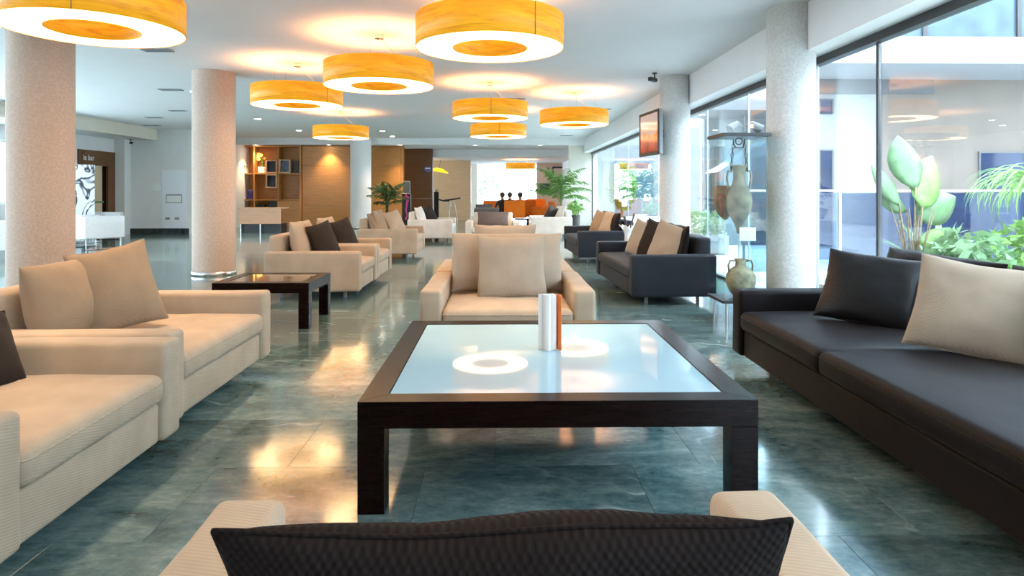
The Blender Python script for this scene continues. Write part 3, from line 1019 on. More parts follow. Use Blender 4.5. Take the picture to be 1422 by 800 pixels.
add_tube(hk, [(-.05, 0, .84), (-.03, 0, .80), (.03, 0, .80), (.05, 0, .84)], 0.006, 8)
obj('hook', hk, M['dark_frame'], am, True)
sh = add_lathe(NB(), [(0.02, 0.0), (0.07, .06), (0.098, .15), (0.10, .24), (0.08, .32), (0.075, .32), (0.092, .24), (0.09, .15), (0.062, .06), (0.012, 0.008)], 30)
bmesh.ops.bisect_plane(sh, geom=list(sh.verts) + list(sh.edges) + list(sh.faces), plane_co=(0.03, 0, 0), plane_no=(1, 0, 0), clear_outer=True)
o = tag(obj('pottery_shard', sh, M['clay_brown'], None, True, (2.115, 6.14, 0.93)), 'curved brown pottery shard beside the hanging amphora', 'shard')
jar = thing('clay_jar', 'round two handled clay jar at the bottom of the case', 'jar', (2.22, 6.02, 0.222))
obj('body', add_lathe(NB(), [(0.0, 0.0), (0.06, 0.0), (0.10, .05), (0.135, .13), (0.13, .20), (0.09, .255), (0.05, .285), (0.045, .33), (0.06, .35), (0.045, .35), (0.035, .30), (0.0, .27)], 36), M['clay'], jar, True)
for s in (-1, 1):
    obj('handle', add_tube(NB(), [(s * .045, 0, .33), (s * .095, 0, .335), (s * .115, 0, .29), (s * .105, 0, .23)], 0.011, 8), M['clay'], jar, True)
cd = tag(obj('label_card', bx(-.075, .075, -.002, .002, 0, .125), M['paper'], None, False, (2.27, 5.98 - .0, 0.74)), 'blank white label card inside the glass case', 'card')

# small table with white vase between the two slate sofas
st = thing('vase_table', 'small dark table between the two slate sofas', 'table', (1.92, 9.75, 0))
obj('table_top', bx(-.22, .22, -.22, .22, .40, .44, .004), M['wenge'], st)
for sx in (-1, 1):
    for sy in (-1, 1):
        obj('leg', bx(sx * .19 - .02, sx * .19 + .02, sy * .19 - .02, sy * .19 + .02, 0, .40), M['wenge'], st)
vz = thing('white_vase', 'white fluted vase with dark twigs between the slate sofas', 'vase', (1.90, 9.72, 0.44))
b = NB()
n = 24
rings = []
for (r_, z_) in ((0.05, 0), (0.055, .02), (0.05, .10), (0.07, .17), (0.12, .23), (0.105, .225), (0.055, .15)):
    rings.append([b.verts.new((r_ * (1 + .18 * (z_ / .23) * math.cos(6 * 2 * PI * k / n)) * math.cos(2 * PI * k / n), r_ * (1 + .18 * (z_ / .23) * math.cos(6 * 2 * PI * k / n)) * math.sin(2 * PI * k / n), z_ + .03 * (z_ / .23) * math.cos(6 * 2 * PI * k / n))) for k in range(n)])
for i in range(len(rings) - 1):
    for k in range(n):
        b.faces.new((rings[i][k], rings[i][(k + 1) % n], rings[i + 1][(k + 1) % n], rings[i + 1][k]))
b.faces.new(rings[0][::-1])
b.faces.new(rings[-1])
obj('vase_body', b, M['white_gloss'], vz, True)
rnd = random.Random(4)
for k in range(7):
    x, y = rnd.uniform(-.12, .12), rnd.uniform(-.1, .1)
    obj('twig', add_tube(NB(), [(x * .2, y * .2, .12), (x * .5, y * .5, .26), (x, y, rnd.uniform(.34, .44))], [.006, .012, .010], 6), M['pot_dark'], vz, True)


# ------------------------------------------------------------------ plants
def frond_bm(L, rise, curl, n=16, wl=0.22, width=0.022, seed=0, droop=0.35):
    """arching feather leaf in the xz plane from the origin towards +x"""
    rd = random.Random(seed)
    bm = NB()
    pts = []
    ang = rise
    p = Vector((0, 0, 0))
    for i in range(n + 1):
        pts.append(p.copy())
        ang -= curl / n
        p = p + Vector((math.cos(ang), 0, math.sin(ang))) * (L / n)
    add_tube(bm, pts, [0.007 * (1 - 0.8 * i / n) + .0015 for i in range(n + 1)], 5)
    for i in range(3, n + 1):
        d = (pts[i] - pts[i - 1]).normalized()
        k = i / n
        l = wl * math.sin(PI * min(0.97, 0.15 + 0.8 * k)) * rd.uniform(.85, 1.1)
        for s in (-1, 1):
            out = (d * 0.65 + Vector((0, s, 0)) * 0.8 + Vector((0, 0, -droop + rd.uniform(-.15, .15)))).normalized()
            a_ = pts[i]
            m_ = a_ + out * l * 0.5 + Vector((0, 0, .02))
            e_ = a_ + out * l + Vector((0, 0, -.05 * l / .2))
            w_ = d * width
            v = [bm.verts.new(q) for q in (a_, m_ - w_ / 2, e_, m_ + w_ / 2)]
            bm.faces.new((v[0], v[1], v[2], v[3]))
    return bm


def pot(parent, r, h, mat, soil=True):
    obj('pot', add_lathe(NB(), [(0.0, 0), (r * .78, 0), (r, h), (r - .02, h), (r - .03, h - .06), (0, h - .06)], 32), mat, parent, True)
    if soil:
        obj('soil', add_lathe(NB(), [(r - .035, h - .055), (r - .035, h - .04)], 24), M['soil'], parent)


def palm(name, label, loc, fronds, mat, pot_r, pot_h, pot_mat, seed, trunk_h, L=(0.7, 1.0), wl=.22, width=.022):
    rd = random.Random(seed)
    t = thing(name, label, 'plant', loc)
    pot(t, pot_r, pot_h, pot_mat)
    for k in range(3):
        x, y = rd.uniform(-.05, .05), rd.uniform(-.05, .05)
        obj('stem', add_tube(NB(), [(x, y, pot_h - .05), (x * 1.6, y * 1.6, pot_h + trunk_h * (0.7 + .15 * k))], [.022, .012], 8), M['leaf_dark'] if mat is M['leaf_dark'] else M['leaf'], t)
    for k in range(fronds):
        o = obj('frond', frond_bm(rd.uniform(*L), R(rd.uniform(45, 86)), R(rd.uniform(55, 105)), seed=seed * 31 + k, wl=wl, width=width), mat, t)
        o.location = (rd.uniform(-.04, .04), rd.uniform(-.04, .04), pot_h + trunk_h * rd.uniform(.35, 1.0))
        o.rotation_euler = (0, 0, 2 * PI * k / fronds + rd.uniform(-.3, .3))
    return t


palm('potted_palm', 'bright green palm in a white pot beside the right wall', (1.80, 19.6, 0), 26, M['leaf'], .24, .50, M['white_gloss'], 5, 0.85, (.75, 1.15), .30, .04)
palm('potted_palm', 'dark green palm before the oak panel near the walnut wall', (-3.42, 20.0, 0), 20, M['leaf_dark'], .20, .40, M['pot_dark'], 9, 0.80, (.5, .75), .24, .04)


def leafy(name, label, loc, n, r, h0, h1, mat, seed, size=0.07, potted=None, stem=True):
    rd = random.Random(seed)
    t = thing(name, label, 'plant', loc)
    zp = 0
    if potted:
        pot(t, potted[0], potted[1], potted[2])
    bm = NB()
    for k in range(n):
        th, ph = rd.uniform(0, 2 * PI), math.acos(rd.uniform(-1, 1))
        q = rd.random() ** .4
        c = Vector((r * q * math.sin(ph) * math.cos(th), r * q * math.sin(ph) * math.sin(th), (h0 + h1) / 2 + (h1 - h0) / 2 * q * math.cos(ph)))
        d = Vector((rd.gauss(0, 1), rd.gauss(0, 1), rd.gauss(0, .7))).normalized()
        e = d.cross(Vector((rd.gauss(0, 1), rd.gauss(0, 1), rd.gauss(0, 1)))).normalized()
        s = size * rd.uniform(.6, 1.3)
        v = [bm.verts.new(p) for p in (c - d * s, c + e * s * .42, c + d * s, c - e * s * .42)]
        bm.faces.new(v)
    f = obj('foliage', bm, mat, t)
    f['kind'] = 'stuff'
    if stem:
        b = NB()
        for k in range(3):
            add_tube(b, [(rd.uniform(-.05, .05), rd.uniform(-.05, .05), .02), (rd.uniform(-.1, .1), rd.uniform(-.1, .1), (h0 + h1) / 2)], [.02, .008], 6)
        obj('stem', b, M['stem'], t)
    return t


leafy('small_pot_plant', 'small light green plant in a dark pot by the palm', (2.02, 17.6, 0), 90, .20, .50, .95, M['leaf_light'], 3, .09, (.13, .55, M['pot_dark']))
leafy('ficus_tree', 'tall narrow green tree outside the far windows', (3.72, 20.0, 0), 900, .46, .55, 2.05, M['leaf'], 8, .10)


def broad_leaf(L, W, curl, n=8):
    bm = NB()
    rows = []
    for i in range(n + 1):
        k = i / n
        w = W / 2 * (math.sin(PI * min(1, (k ** 0.85) * 0.97 + .02)) ** 0.85)
        z = L * k
        bend = curl * k * k
        rows.append([bm.verts.new((w * s, bend + abs(s) * w * .35, z - abs(bend) * .4 * k)) for s in (-1, -.5, 0, .5, 1)])
    for i in range(n):
        for j in range(4):
            bm.faces.new((rows[i][j], rows[i][j + 1], rows[i + 1][j + 1], rows[i + 1][j]))
    return bm


# courtyard planting (stands in a low raised bed outside the glass)
ban = thing('broad_leaf_plant', 'tall broad leafed plant outside the big window', 'plant', (3.95, 6.2, 0.2))
for (dx, dy, zt, L, W, rot, roll, mat) in ((0.02, 0, 1.02, .60, .34, 0, -4, 'leaf_pale'), (0.05, -.06, .84, .66, .36, 10, 30, 'leaf_light'), (0.08, .05, .74, .56, .34, 0, 64, 'leaf_pale'),
                                           (-.14, 0, .86, .50, .17, 0, -20, 'leaf_pale'), (0.0, .1, .80, .34, .2, 20, -50, 'leaf_pale'), (.05, 0, .5, .45, .2, -10, 75, 'leaf_light')):
    lf = obj('leaf', broad_leaf(L, W, .10), M[mat], ban, True, (dx, dy, zt))
    lf.rotation_mode = 'YXZ'
    lf.rotation_euler = (R(-12), R(roll), R(rot))
    m = lf.modifiers.new('thickness', 'SOLIDIFY')
    m.thickness = .004
    obj('stem', add_tube(NB(), [(dx * .3 - .02, dy * .3, 0), (dx * .6, dy * .6, zt * .6), (dx, dy, zt + .02)], [.014, .011, .008], 8), M['stem_pale'], ban, True)
for k in range(6):
    a_ = k * 1.05
    obj('dry_stem', add_tube(NB(), [(.03 * math.cos(a_), .03 * math.sin(a_), 0), (.10 * math.cos(a_), .08 * math.sin(a_), .45), (.22 * math.cos(a_), .12 * math.sin(a_), .85)], [.009, .008, .004], 6), M['stem_pale'], ban, True)


def tuft(name, label, loc, n, L, mat, seed, rise=(40, 85), curl=(60, 120), width=.02, stem_z=0.0):
    rd = random.Random(seed)
    t = thing(name, label, 'plant', loc)
    for k in range(n):
        bm = NB()
        l, ang, cu = rd.uniform(.7, 1.1) * L, R(rd.uniform(*rise)), R(rd.uniform(*curl))
        p = Vector((0, 0, 0))
        rows = []
        m = 9
        for i in range(m + 1):
            w = width * math.sin(PI * (0.12 + .86 * i / m)) / 2
            rows.append((bm.verts.new(p + Vector((0, w, 0))), bm.verts.new(p + Vector((0, 0, -w * .4))), bm.verts.new(p - Vector((0, w, 0)))))
            ang -= cu / m
            p = p + Vector((math.cos(ang), 0, math.sin(ang))) * (l / m)
        for i in range(m):
            for j in range(2):
                bm.faces.new((rows[i][j], rows[i][j + 1], rows[i + 1][j + 1], rows[i + 1][j]))
        o = obj('blade', bm, mat, t, True, (rd.uniform(-.06, .06), rd.uniform(-.06, .06), stem_z))
        o.rotation_euler = (0, 0, rd.uniform(0, 2 * PI))
    return t


def fern(name, label, loc, n, L, mat, seed, wl=.2, z=0.0):
    rd = random.Random(seed)
    t = thing(name, label, 'plant', loc)
    for k in range(n):
        o = obj('frond', frond_bm(rd.uniform(.8, 1.1) * L, R(rd.uniform(45, 80)), R(rd.uniform(70, 120)), seed=seed * 17 + k, wl=wl, width=.03), mat, t, False, (0, 0, z))
        o.rotation_euler = (0, 0, 2 * PI * k / n + rd.uniform(-.3, .3))
    return t


fern('pale_fern', 'pale arching fern outside, left of the broad leafed plant', (3.62, 5.75, 0.30), 16, .62, M['leaf_straw'], 3, .22)
fern('garden_fern', 'green arching fern outside, right of the broad leafed plant', (4.45, 6.1, 0.28), 16, .62, M['leaf_light'], 7, .22)
fern('straw_fern', 'straw coloured fern outside behind the beige pillow', (4.35, 5.3, 0.18), 16, .70, M['leaf_straw'], 9, .20)
leafy('round_shrub', 'light green leafy shrub outside behind the black pillow', (4.15, 5.75, 0.15), 240, .34, .15, .72, M['leaf_pale'], 12, .09)
leafy('leafy_shrub', 'leafy green shrub outside below the weeping bush', (4.85, 5.95, 0.15), 260, .36, .15, .80, M['leaf_light'], 15, .08)
tuft('weeping_bush', 'tall weeping grass bush at the right frame edge', (5.05, 6.0, 0.15), 150, .85, M['leaf_light'], 21, (60, 88), (120, 180), .022, 1.02)
tuft('blade_plant', 'upright bladed plant outside near the balustrade', (4.62, 6.9, 0.2), 26, .85, M['leaf_pale'], 25, (60, 88), (20, 70), .06)
struct('ground', bx(3.1, 26, -8, 40, -0.3, -0.02), plain('pale_paving', (0.62, 0.62, 0.60), 0.8, 0.08, 3))
pb = thing('planter_bed', 'low white planter bed outside the big window', 'planter', (4.6, 5.9, 0))
fr = NB()
for (a_, b_, c_, d_) in ((-1.3, 1.3, -1.0, -.92), (-1.3, 1.3, 1.32, 1.4), (-1.3, -1.22, -.92, 1.32), (1.22, 1.3, -.92, 1.32)):
    add_box(fr, a_, b_, c_, d_, -.02, .24)
obj('planter_wall', fr, M['white_paint'], pb)
obj('soil', bx(-1.22, 1.22, -.92, 1.32, -.02, .17), M['soil'], pb)

# balustrade
bl = thing('glass_balustrade', 'glass balustrade with a thin white handrail across the courtyard', 'railing', (3.3, 9.0, 0))
obj('handrail', bx(0, 8.5, -.012, .012, 1.19, 1.215), M['white_gloss'], bl)
M['blue_glass'] = glass('blue_tinted_glass', (0.55, 0.66, 0.80), 0.06)
for k in range(6):
    obj('pane', bx(k * 1.4 + .03, k * 1.4 + 1.37, -.006, .006, .08, 1.17), M['blue_glass'], bl)
    obj('post', bx(k * 1.4 - .015, k * 1.4 + .015, -.02, .02, -.02, 1.19), M['chrome'], bl)

# ------------------------------------------------------------------ buildings outside
M['facade'] = plain('beige_facade_render', (0.195, 0.155, 0.128), 0.9, 0.04, 2)
M['facade_white'] = plain('white_facade_render', (0.30, 0.305, 0.31), 0.9, 0.02, 2)
M['flood_metal'] = plain('dull_lamp_metal', (0.07, 0.072, 0.075), 0.5)
M['facade_side'] = plain('pale_side_render', (0.62, 0.59, 0.56), 0.9, 0.03, 2)
M['sky_glass'] = plain('blue_window_glazing', (0.022, 0.034, 0.075), 0.12, 0.1, 3, spec=0.25)
M['pale_glass'] = plain('pale_blue_glazing', (0.045, 0.075, 0.105), 0.1, 0.15, 3, spec=0.3)
M['grey_panel'] = plain('grey_facade_panel', (0.11, 0.11, 0.115), 0.6, 0.05)
bd = thing('courtyard_building', 'beige courtyard building with dark blue windows facing the big window', 'building', (0, 11.5, 0))
obj('wall', bx(6.75, 15.5, 0, .3, -.02, 3.17), M['facade'], bd)
obj('wall', bx(5.55, 6.75, .02, .3, -.02, 3.17), M['facade_white'], bd)
obj('floor_slab', bx(4.95, 15.5, -1.5, .3, 3.17, 3.58), M['facade_white'], bd)
for k in range(6):
    w = obj('window', bx(5.2 + k * 1.5, 6.65 + k * 1.5, -1.3, -1.25, 3.58, 6.2), M['pale_glass'], bd)
    obj('window_frame', bx(5.13 + k * 1.5, 5.20 + k * 1.5, -1.34, -1.25, 3.58, 6.2), M['dark_frame'], w)
for (u0, u1, v0, v1) in ((1360, 1422, 213, 345), (1440, 1530, 213, 345), (1138, 1154, 210, 342), (1138, 1154, 140, 158)):
    p, q = at(u0, v0, 11.5), at(u1, v1, 11.5)
    w = obj('window', bx(p.x, q.x, -.02, .01, max(.05, q.z), p.z), M['sky_glass'], bd)
    fr = NB()
    add_box(fr, p.x - .03, p.x, -.04, .01, max(.05, q.z), p.z)
    add_box(fr, q.x, q.x + .03, -.04, .01, max(.05, q.z), p.z)
    add_box(fr, p.x - .03, q.x + .03, -.04, .01, p.z, p.z + .03)
    obj('window_frame', fr, M['grey_panel'], w)
p, q = at(1226, 102, 11.5), at(1296, 131, 11.5)
obj('ledge_panel', bx(5.5, q.x, -.03, .0, q.z, p.z), M['grey_panel'], bd)
obj('plinth_glazing', bx(6.0, 15.5, -.06, 0, -.02, 1.16), plain('blue_grey_glazing', (0.035, 0.047, 0.085), 0.15, 0.1, 3, spec=0.3), bd)
# unseen building added across the courtyard to block low sky light
b3 = thing('sky_block_building', 'added unseen beige building blocking low sky light across the courtyard', 'building', (9.5, 0, 0))
obj('wall', bx(0, .4, -8, 10.0, -.02, 4.0), M['facade_side'], b3)
for k in range(5):
    w = obj('window', bx(-.03, .0, -6.5 + k * 3.2, -4.7 + k * 3.2, .3, 2.4), M['pale_glass'], b3)
    obj('window_frame', bx(-.05, .0, -6.58 + k * 3.2, -6.5 + k * 3.2, .3, 2.4), M['grey_panel'], w)
M['facade_far'] = plain('pale_grey_cladding', (0.13, 0.14, 0.15), 0.8, 0.05, 2)
b2 = thing('far_white_building', 'pale glazed building beyond the display case', 'building', (0, 19.5, 0))  # pale building seen beyond, between the two grey columns
obj('wall', bx(6.1, 14, 0, .3, -.02, 5.5), M['facade_far'], b2)
obj('canopy', bx(5.5, 9.5, -2.2, 0, 3.35, 3.6), M['grey_panel'], b2)
for k in range(3):
    w = obj('window', bx(6.5 + k * 1.1, 7.3 + k * 1.1, -.02, .01, .4, 2.5), M['pale_glass'], b2)
    obj('window_frame', bx(6.43 + k * 1.1, 6.5 + k * 1.1, -.04, .01, .4, 2.5), M['grey_panel'], b2)
hut = thing('grey_pavilion', 'small pale blue pavilion with sloping roof beyond the display case', 'building', (0, 14.6, 0))
b = NB()
prof = [(4.85, -.02), (6.6, -.02), (6.6, 1.75), (6.05, 2.35), (4.85, 1.62)]
lo = [b.verts.new((x, 0, z)) for x, z in prof]
hi = [b.verts.new((x, .8, z)) for x, z in prof]
b.faces.new(lo[::-1])
b.faces.new(hi)
for i in range(5):
    b.faces.new((lo[i], lo[(i + 1) % 5], hi[(i + 1) % 5], hi[i]))
obj('wall', b, M['pale_glass'], hut)
for k in range(3):
    obj('mullion', bx(5.0 + k * .5, 5.04 + k * .5, -.02, 0, 0, 1.6 + .2 * k), M['grey_panel'], hut)
fl_ = thing('floodlight', 'grey double floodlight on a pole outside, above the display case lid', 'lamp', (3.42, 9.15, 0))
obj('pole', add_tube(NB(), [(0, 0, 0), (0, 0, 2.25)], 0.018, 10), M['flood_metal'], fl_)
for s in (-1, 1):
    o = obj('lamp_head', add_tube(NB(), [(s * .03, 0, 2.10), (s * .10 , -.03, 2.13), (s * .22, -.06, 2.05)], [.03, .05, .075], 14), M['flood_metal'], fl_)
eb = thing('end_building', 'pale building closing the far end of the courtyard', 'building', (0, 31.0, 0))
obj('wall', bx(3.6, 9.5, 0, .3, -.02, 4.2), M['facade_far'], eb)
for k in range(4):
    w = obj('window', bx(4.0 + k * 1.2, 4.85 + k * 1.2, -.03, .0, .9, 2.6), M['pale_glass'], eb)
    obj('window_frame', bx(3.93 + k * 1.2, 4.0 + k * 1.2, -.05, .0, .9, 2.6), M['grey_panel'], w)
cy = thing('garden_planter', 'green hedge in a white trough outside the middle window', 'plant', (4.1, 13.2, 0))
obj('trough', bx(-.25, .25, -.8, .8, 0, .35, .01), M['facade_white'], cy)
bm = NB()
rd = random.Random(77)
for k in range(420):
    c = Vector((rd.uniform(-.26, .26), rd.uniform(-.8, .8), rd.uniform(.34, .8)))
    d = Vector((rd.gauss(0, 1), rd.gauss(0, 1), rd.gauss(0, .7))).normalized()
    e = d.cross(Vector((rd.gauss(0, 1), rd.gauss(0, 1), rd.gauss(0, 1)))).normalized()
    v = [bm.verts.new(p) for p in (c - d * .07, c + e * .03, c + d * .07, c - e * .03)]
    bm.faces.new(v)
o = obj('foliage', bm, M['leaf_pale'], cy)
o['kind'] = 'stuff'
leafy('garden_tree', 'pale hazy tree outside the back window', (-1.0, 34.5, 0), 420, 1.1, .9, 2.7, M['leaf_pale'], 33, .14)
struct('ground_back', bx(-8, 8, YB + .4, 46, -.3, -.02), plain('pale_terrace', (0.7, 0.7, 0.68), 0.8, 0.05, 3))

# ------------------------------------------------------------------ back of the room: oak panels, bookshelf, walls
opn = thing('oak_wall_panel', 'honey oak wall panel between the bookshelf and the white column', 'panel', (0, 22.0, 0))
for k in range(4):
    obj('plank', bx(-6.62, -5.0, 0, .34, .04 + k * .665, .04 + (k + 1) * .665 - .006, .002), M['oak'], opn)
op2 = thing('oak_wall_panel', 'honey oak wall panel behind the dark green palm', 'panel', (0, 22.3, 0))
for k in range(4):
    obj('plank', bx(-5.0, -3.38, 0, .05, .04 + k * .665, .04 + (k + 1) * .665 - .006, .002), M['oak'], op2)
wn = thing('walnut_wall_panel', 'dark walnut wall block with a small round blue sign', 'panel', (0, 23.7, 0))
for k in range(3):
    obj('plank', bx(-3.72, -2.46, 0, .25, .02 + k * .9, .02 + (k + 1) * .9 - .005, .002), M['oak_dark'], wn)
sg = thing('wall_sign', 'small oval blue and white sign on the walnut wall', 'sign', (-2.62, 23.675, 1.98))
bm = NB()
bmesh.ops.create_cone(bm, cap_ends=True, segments=28, radius1=.12, radius2=.12, depth=.02, matrix=Matrix.Rotation(PI / 2, 4, 'X') @ Matrix.Scale(1, 4))
bmesh.ops.scale(bm, verts=bm.verts, vec=(1, 1, .9))
obj('disc', bm, plain('blue_sign_enamel', (0.11, 0.13, 0.34), 0.4), sg)
obj('stripe', bx(-.10, .10, -.014, -.010, .01, .05), M['paper'], sg)
struct('wall_bar', bx(-3.0, -1.22, 27.0, 27.2, 0, BARC), M['oak_pale'])

bs = thing('bookshelf', 'honey oak wall bookshelf with open cubes, left of the oak panel', 'bookshelf', (0, 21.9, 0))


def X22(u):
    return (u - 695) / 910 * 22.0


def Z22(v):
    return 1.2 + (265 - v) / 910 * 22.0


obj('back_panel', bx(X22(322), X22(420), .40, .43, .02, 2.70), M['oak'], bs)
for (u, v0, v1) in ((321, 203, 315), (339.5, 203, 224), (356.5, 203, 315), (389.5, 203, 315), (419.5, 203, 315)):
    obj('upright', bx(X22(u) - .025, X22(u) + .025, 0, .40, max(.02, Z22(v1)), Z22(v0)), M['oak'], bs)
for (u0, u1, v) in ((321, 420, 203.5), (321, 420, 241.5), (321, 420, 277.5), (321, 420, 290.5)):
    obj('shelf', bx(X22(u0), X22(u1), .005, .395, Z22(v) - .02, Z22(v) + .02), M['oak'], bs)
obj('cupboard_door', bx(X22(390), X22(419), -.012, .01, .05, Z22(279)), M['oak'], bs)
obj('cupboard_door', bx(X22(322), X22(356), -.012, .01, .05, Z22(292)), M['oak'], bs)
obj('cupboard_door', bx(X22(357), X22(389), -.012, .01, .05, Z22(292)), M['oak'], bs)


def cube_frame(label, u0, u1, v0, v1, mat, inner):
    t = thing('shelf_cube', label, 'box', (0, 21.86, 0))
    x0, x1, z0, z1 = X22(u0), X22(u1), Z22(v1), Z22(v0)
    fr = NB()
    for (a_, b_, c_, d_) in ((x0, x1, z0, z0 + .03), (x0, x1, z1 - .03, z1), (x0, x0 + .03, z0 + .03, z1 - .03), (x1 - .03, x1, z0 + .03, z1 - .03)):
        add_box(fr, a_, b_, 0, .30, c_, d_)
    obj('box_frame', fr, mat, t)
    obj('box_back', bx(x0 + .03, x1 - .03, .10, .12, z0 + .03, z1 - .03), inner, t)


cube_frame('dark open cube with pale edges on the shelf, beside the flowers', 373, 388, 223, 240.5, M['oak_pink'], M['black'])
cube_frame('dark open cube hanging under the middle shelf', 373, 388, 242.5, 261, M['oak_pink'], M['black'])
cube_frame('pale framed cube with a bluish picture on the shelf', 391, 406, 222, 240.5, M['oak_pale'], plain('blue_grey_picture', (0.05, 0.07, 0.12), 0.3, 0.4, 12))


def box_thing(name, label, cat, u0, u1, v0, v1, mat, d=.2, y=21.95):
    t = obj(name, bx(X22(u0), X22(u1), 0, d, Z22(v1), Z22(v0), .006), mat, None, False, (0, y, 0))
    return tag(t, label, cat)


box_thing('storage_box', 'dark box at the right end of the middle shelf', 'box', 409, 417, 224, 240.6, M['pot_dark'])
box_thing('storage_box', 'pale box above a dark one at the left of the shelf', 'box', 333, 342, 249, 261, M['oak_pale'])
box_thing('storage_box', 'dark box below the pale one at the left of the shelf', 'box', 333, 341, 261.3, 276.6, M['pot_dark'])
box_thing('blue_book', 'violet blue book upright on the lower shelf', 'book', 347.5, 354, 264, 276.6, plain('violet_cover', (0.05, 0.04, 0.22), 0.5))
box_thing('black_tray', 'flat black tray on the lowest ledge', 'tray', 358, 370, 284, 289.6, M['black'])
box_thing('black_case', 'black case standing on the lowest ledge', 'case', 375, 388, 279.5, 289.6, M['black'])
orc = thing('potted_orchid', 'yellow orchid in a square white pot on the shelf', 'plant', (X22(366), 22.02, Z22(240.6)))
obj('pot', bx(-.11, .11, -.1, .1, 0, .20, .01), M['white_gloss'], orc)
M['petal'] = plain('yellow_orchid_petal', (0.85, 0.50, 0.10), 0.5)
rd = random.Random(12)
for k in range(3):
    obj('stem', add_tube(NB(), [(0, 0, .18), (rd.uniform(-.05, .05), 0, .4), (-.08 + .09 * k, rd.uniform(-.05, .05), .58)], .008, 6), M['leaf'], orc)
for k in range(9):
    fx, fz = rd.uniform(-.13, .2), rd.uniform(.32, .66)
    fb = NB()
    for q in range(5):
        an = q * 2 * PI / 5
        c = Vector((0, 0, 0))
        e = Vector((math.cos(an), -.2, math.sin(an)))
        s_ = Vector((-math.sin(an), 0, math.cos(an)))
        v = [fb.verts.new(x) for x in (c, e * .035 + s_ * .022, e * .065, e * .035 - s_ * .022)]
        fb.faces.new(v)
    obj('flower', fb, M['petal'], orc, False, (fx, rd.uniform(-.08, .0), fz))
leafy('shelf_plant', 'small rounded green plant on the shelf end', (X22(339), 22.0, Z22(240.6)), 90, .17, .10, .32, M['leaf'], 19, .06, (.08, .10, M['pot_dark']), False)

# desk before the bookshelf
dk = thing('reception_desk', 'pinkish beech desk on a dark plinth before the bookshelf', 'desk', (-6.78, 18.6, 0))
obj('front_panel', bx(-.60, .58, 0, .03, .265, .69, .003), M['oak_pink'], dk)
obj('desk_top', bx(-.62, .60, -.01, .65, .69, .72, .003), M['oak_pink'], dk)
obj('plinth', bx(-.58, .56, .12, .6, 0, .265), M['black'], dk)
obj('leg', add_tube(NB(), [(0.0, .03, 0), (0.0, .03, .27)], 0.02, 10), M['chrome'], dk)
obj('leg', add_tube(NB(), [(-.55, .03, 0), (-.55, .03, .27)], 0.02, 10), M['chrome'], dk)

# ------------------------------------------------------------------ left side: doorway, notices, white chairs
dr = tag(obj('door_1', bx(XL - .10, XL - .05, 16.62, 17.62, 0, 1.84, .003), M['oak_pale']), kind='structure')
obj('push_bar', bx(XL - .05, XL - .01, 16.7, 17.55, .88, .93), plain('green_push_bar', (0.10, 0.22, 0.10), 0.4), dr)
obj('door_edge', bx(XL - .10, XL - .02, 17.55, 17.66, 0, 1.84), M['wenge'], dr)
fr = NB()
add_box(fr, XL - .2, XL + .03, 16.45, 18.02, 1.86, 2.24)
add_box(fr, XL - .2, XL + .03, 17.68, 18.02, 0, 1.86)
struct('trim_4', fr, M['oak_dark'])
struct('wall_door', bx(XL - .3, XL - .12, 16.4, 18.3, 0, 2.3), M['warm_paint'])
cu = bpy.data.curves.new('door_lettering', 'FONT')
cu.body = 'le bar'
cu.size = 0.20
cu.extrude = 0.003
tmp = bpy.data.objects.new('lettering_curve', cu)
C.objects.link(tmp)
me = bpy.data.meshes.new_from_object(tmp.evaluated_get(bpy.context.evaluated_depsgraph_get()))
bpy.data.objects.remove(tmp)
ft = link('door_lettering', me, M['paper'])
ft.location = (XL + .034, 16.62, 1.98)
ft.rotation_euler = (PI / 2, 0, PI / 2)
tag(ft, 'small pale lettering over the wooden doorway', 'lettering')

bn = thing('banner_stand', 'white banner with black brush strokes beside the doorway', 'banner', (-9.55, 15.2, 0), R(20))


def banner_mat():
    t = NT('brush_stroke_print')
    o_ = t.obj()
    nz = t.noise(t.mapping(o_, (2.0, 1, 1.2)), 1.3, 2, 0.5, 1.2)
    line = t.math('ABSOLUTE', t.math('SUBTRACT', nz, 0.5))
    t.set(base=t.ramp(line, [(0.0, (0.02, 0.02, 0.03, 1)), (0.012, (0.05, 0.05, 0.06, 1)), (0.035, (0.84, 0.85, 0.87, 1))]), rough=0.5)
    return t.m


obj('banner_sheet', bx(-.21, .21, 0, .008, .06, 1.80), banner_mat(), bn)
obj('banner_foot', bx(-.24, .24, -.1, .1, 0, .06, .01), M['chrome'], bn)
obj('pole', add_tube(NB(), [(0, .03, .05), (0, .03, 1.8)], .01, 8), M['chrome'], bn)


def white_chair(label, loc, rz, W=1.05):
    t = thing('leather_armchair', label, 'armchair', loc, R(rz), 'white leather armchairs by the left windows')
    D = .82
    obj('seat', softbox(W - .30, D - .16, .22, .03, (4, 4, 2), None, (0, (D - .16) / 2, .32)), M['leather'], t, True)
    for s in (-1, 1):
        obj('armrest', softbox(.15, D, .46, .03, (2, 4, 3), None, (s * (W / 2 - .075), D / 2, .45)), M['leather'], t, True)
    obj('backrest', softbox(W - .30, .16, .50, .03, (4, 2, 3), None, (0, D - .08, .46)), M['leather'], t, True)
    for sx in (-1, 1):
        obj('leg', add_tube(NB(), [(sx * (W / 2 - .06), .06, .22), (sx * (W / 2 - .06), .06, .012), (sx * (W / 2 - .06), D - .06, .012), (sx * (W / 2 - .06), D - .06, .22)], .012, 8), M['chrome'], t)
    return t


white_chair('white leather armchair in front of the wooden doorway', (-8.35, 14.2, 0), 150)
white_chair('white leather armchair at the left edge beyond the near pink column', (-8.55, 11.6, 0), 200, 1.0)
white_chair('white leather armchair in the corner behind another by the doorway', (-9.3, 15.9, 0), 90, .9)


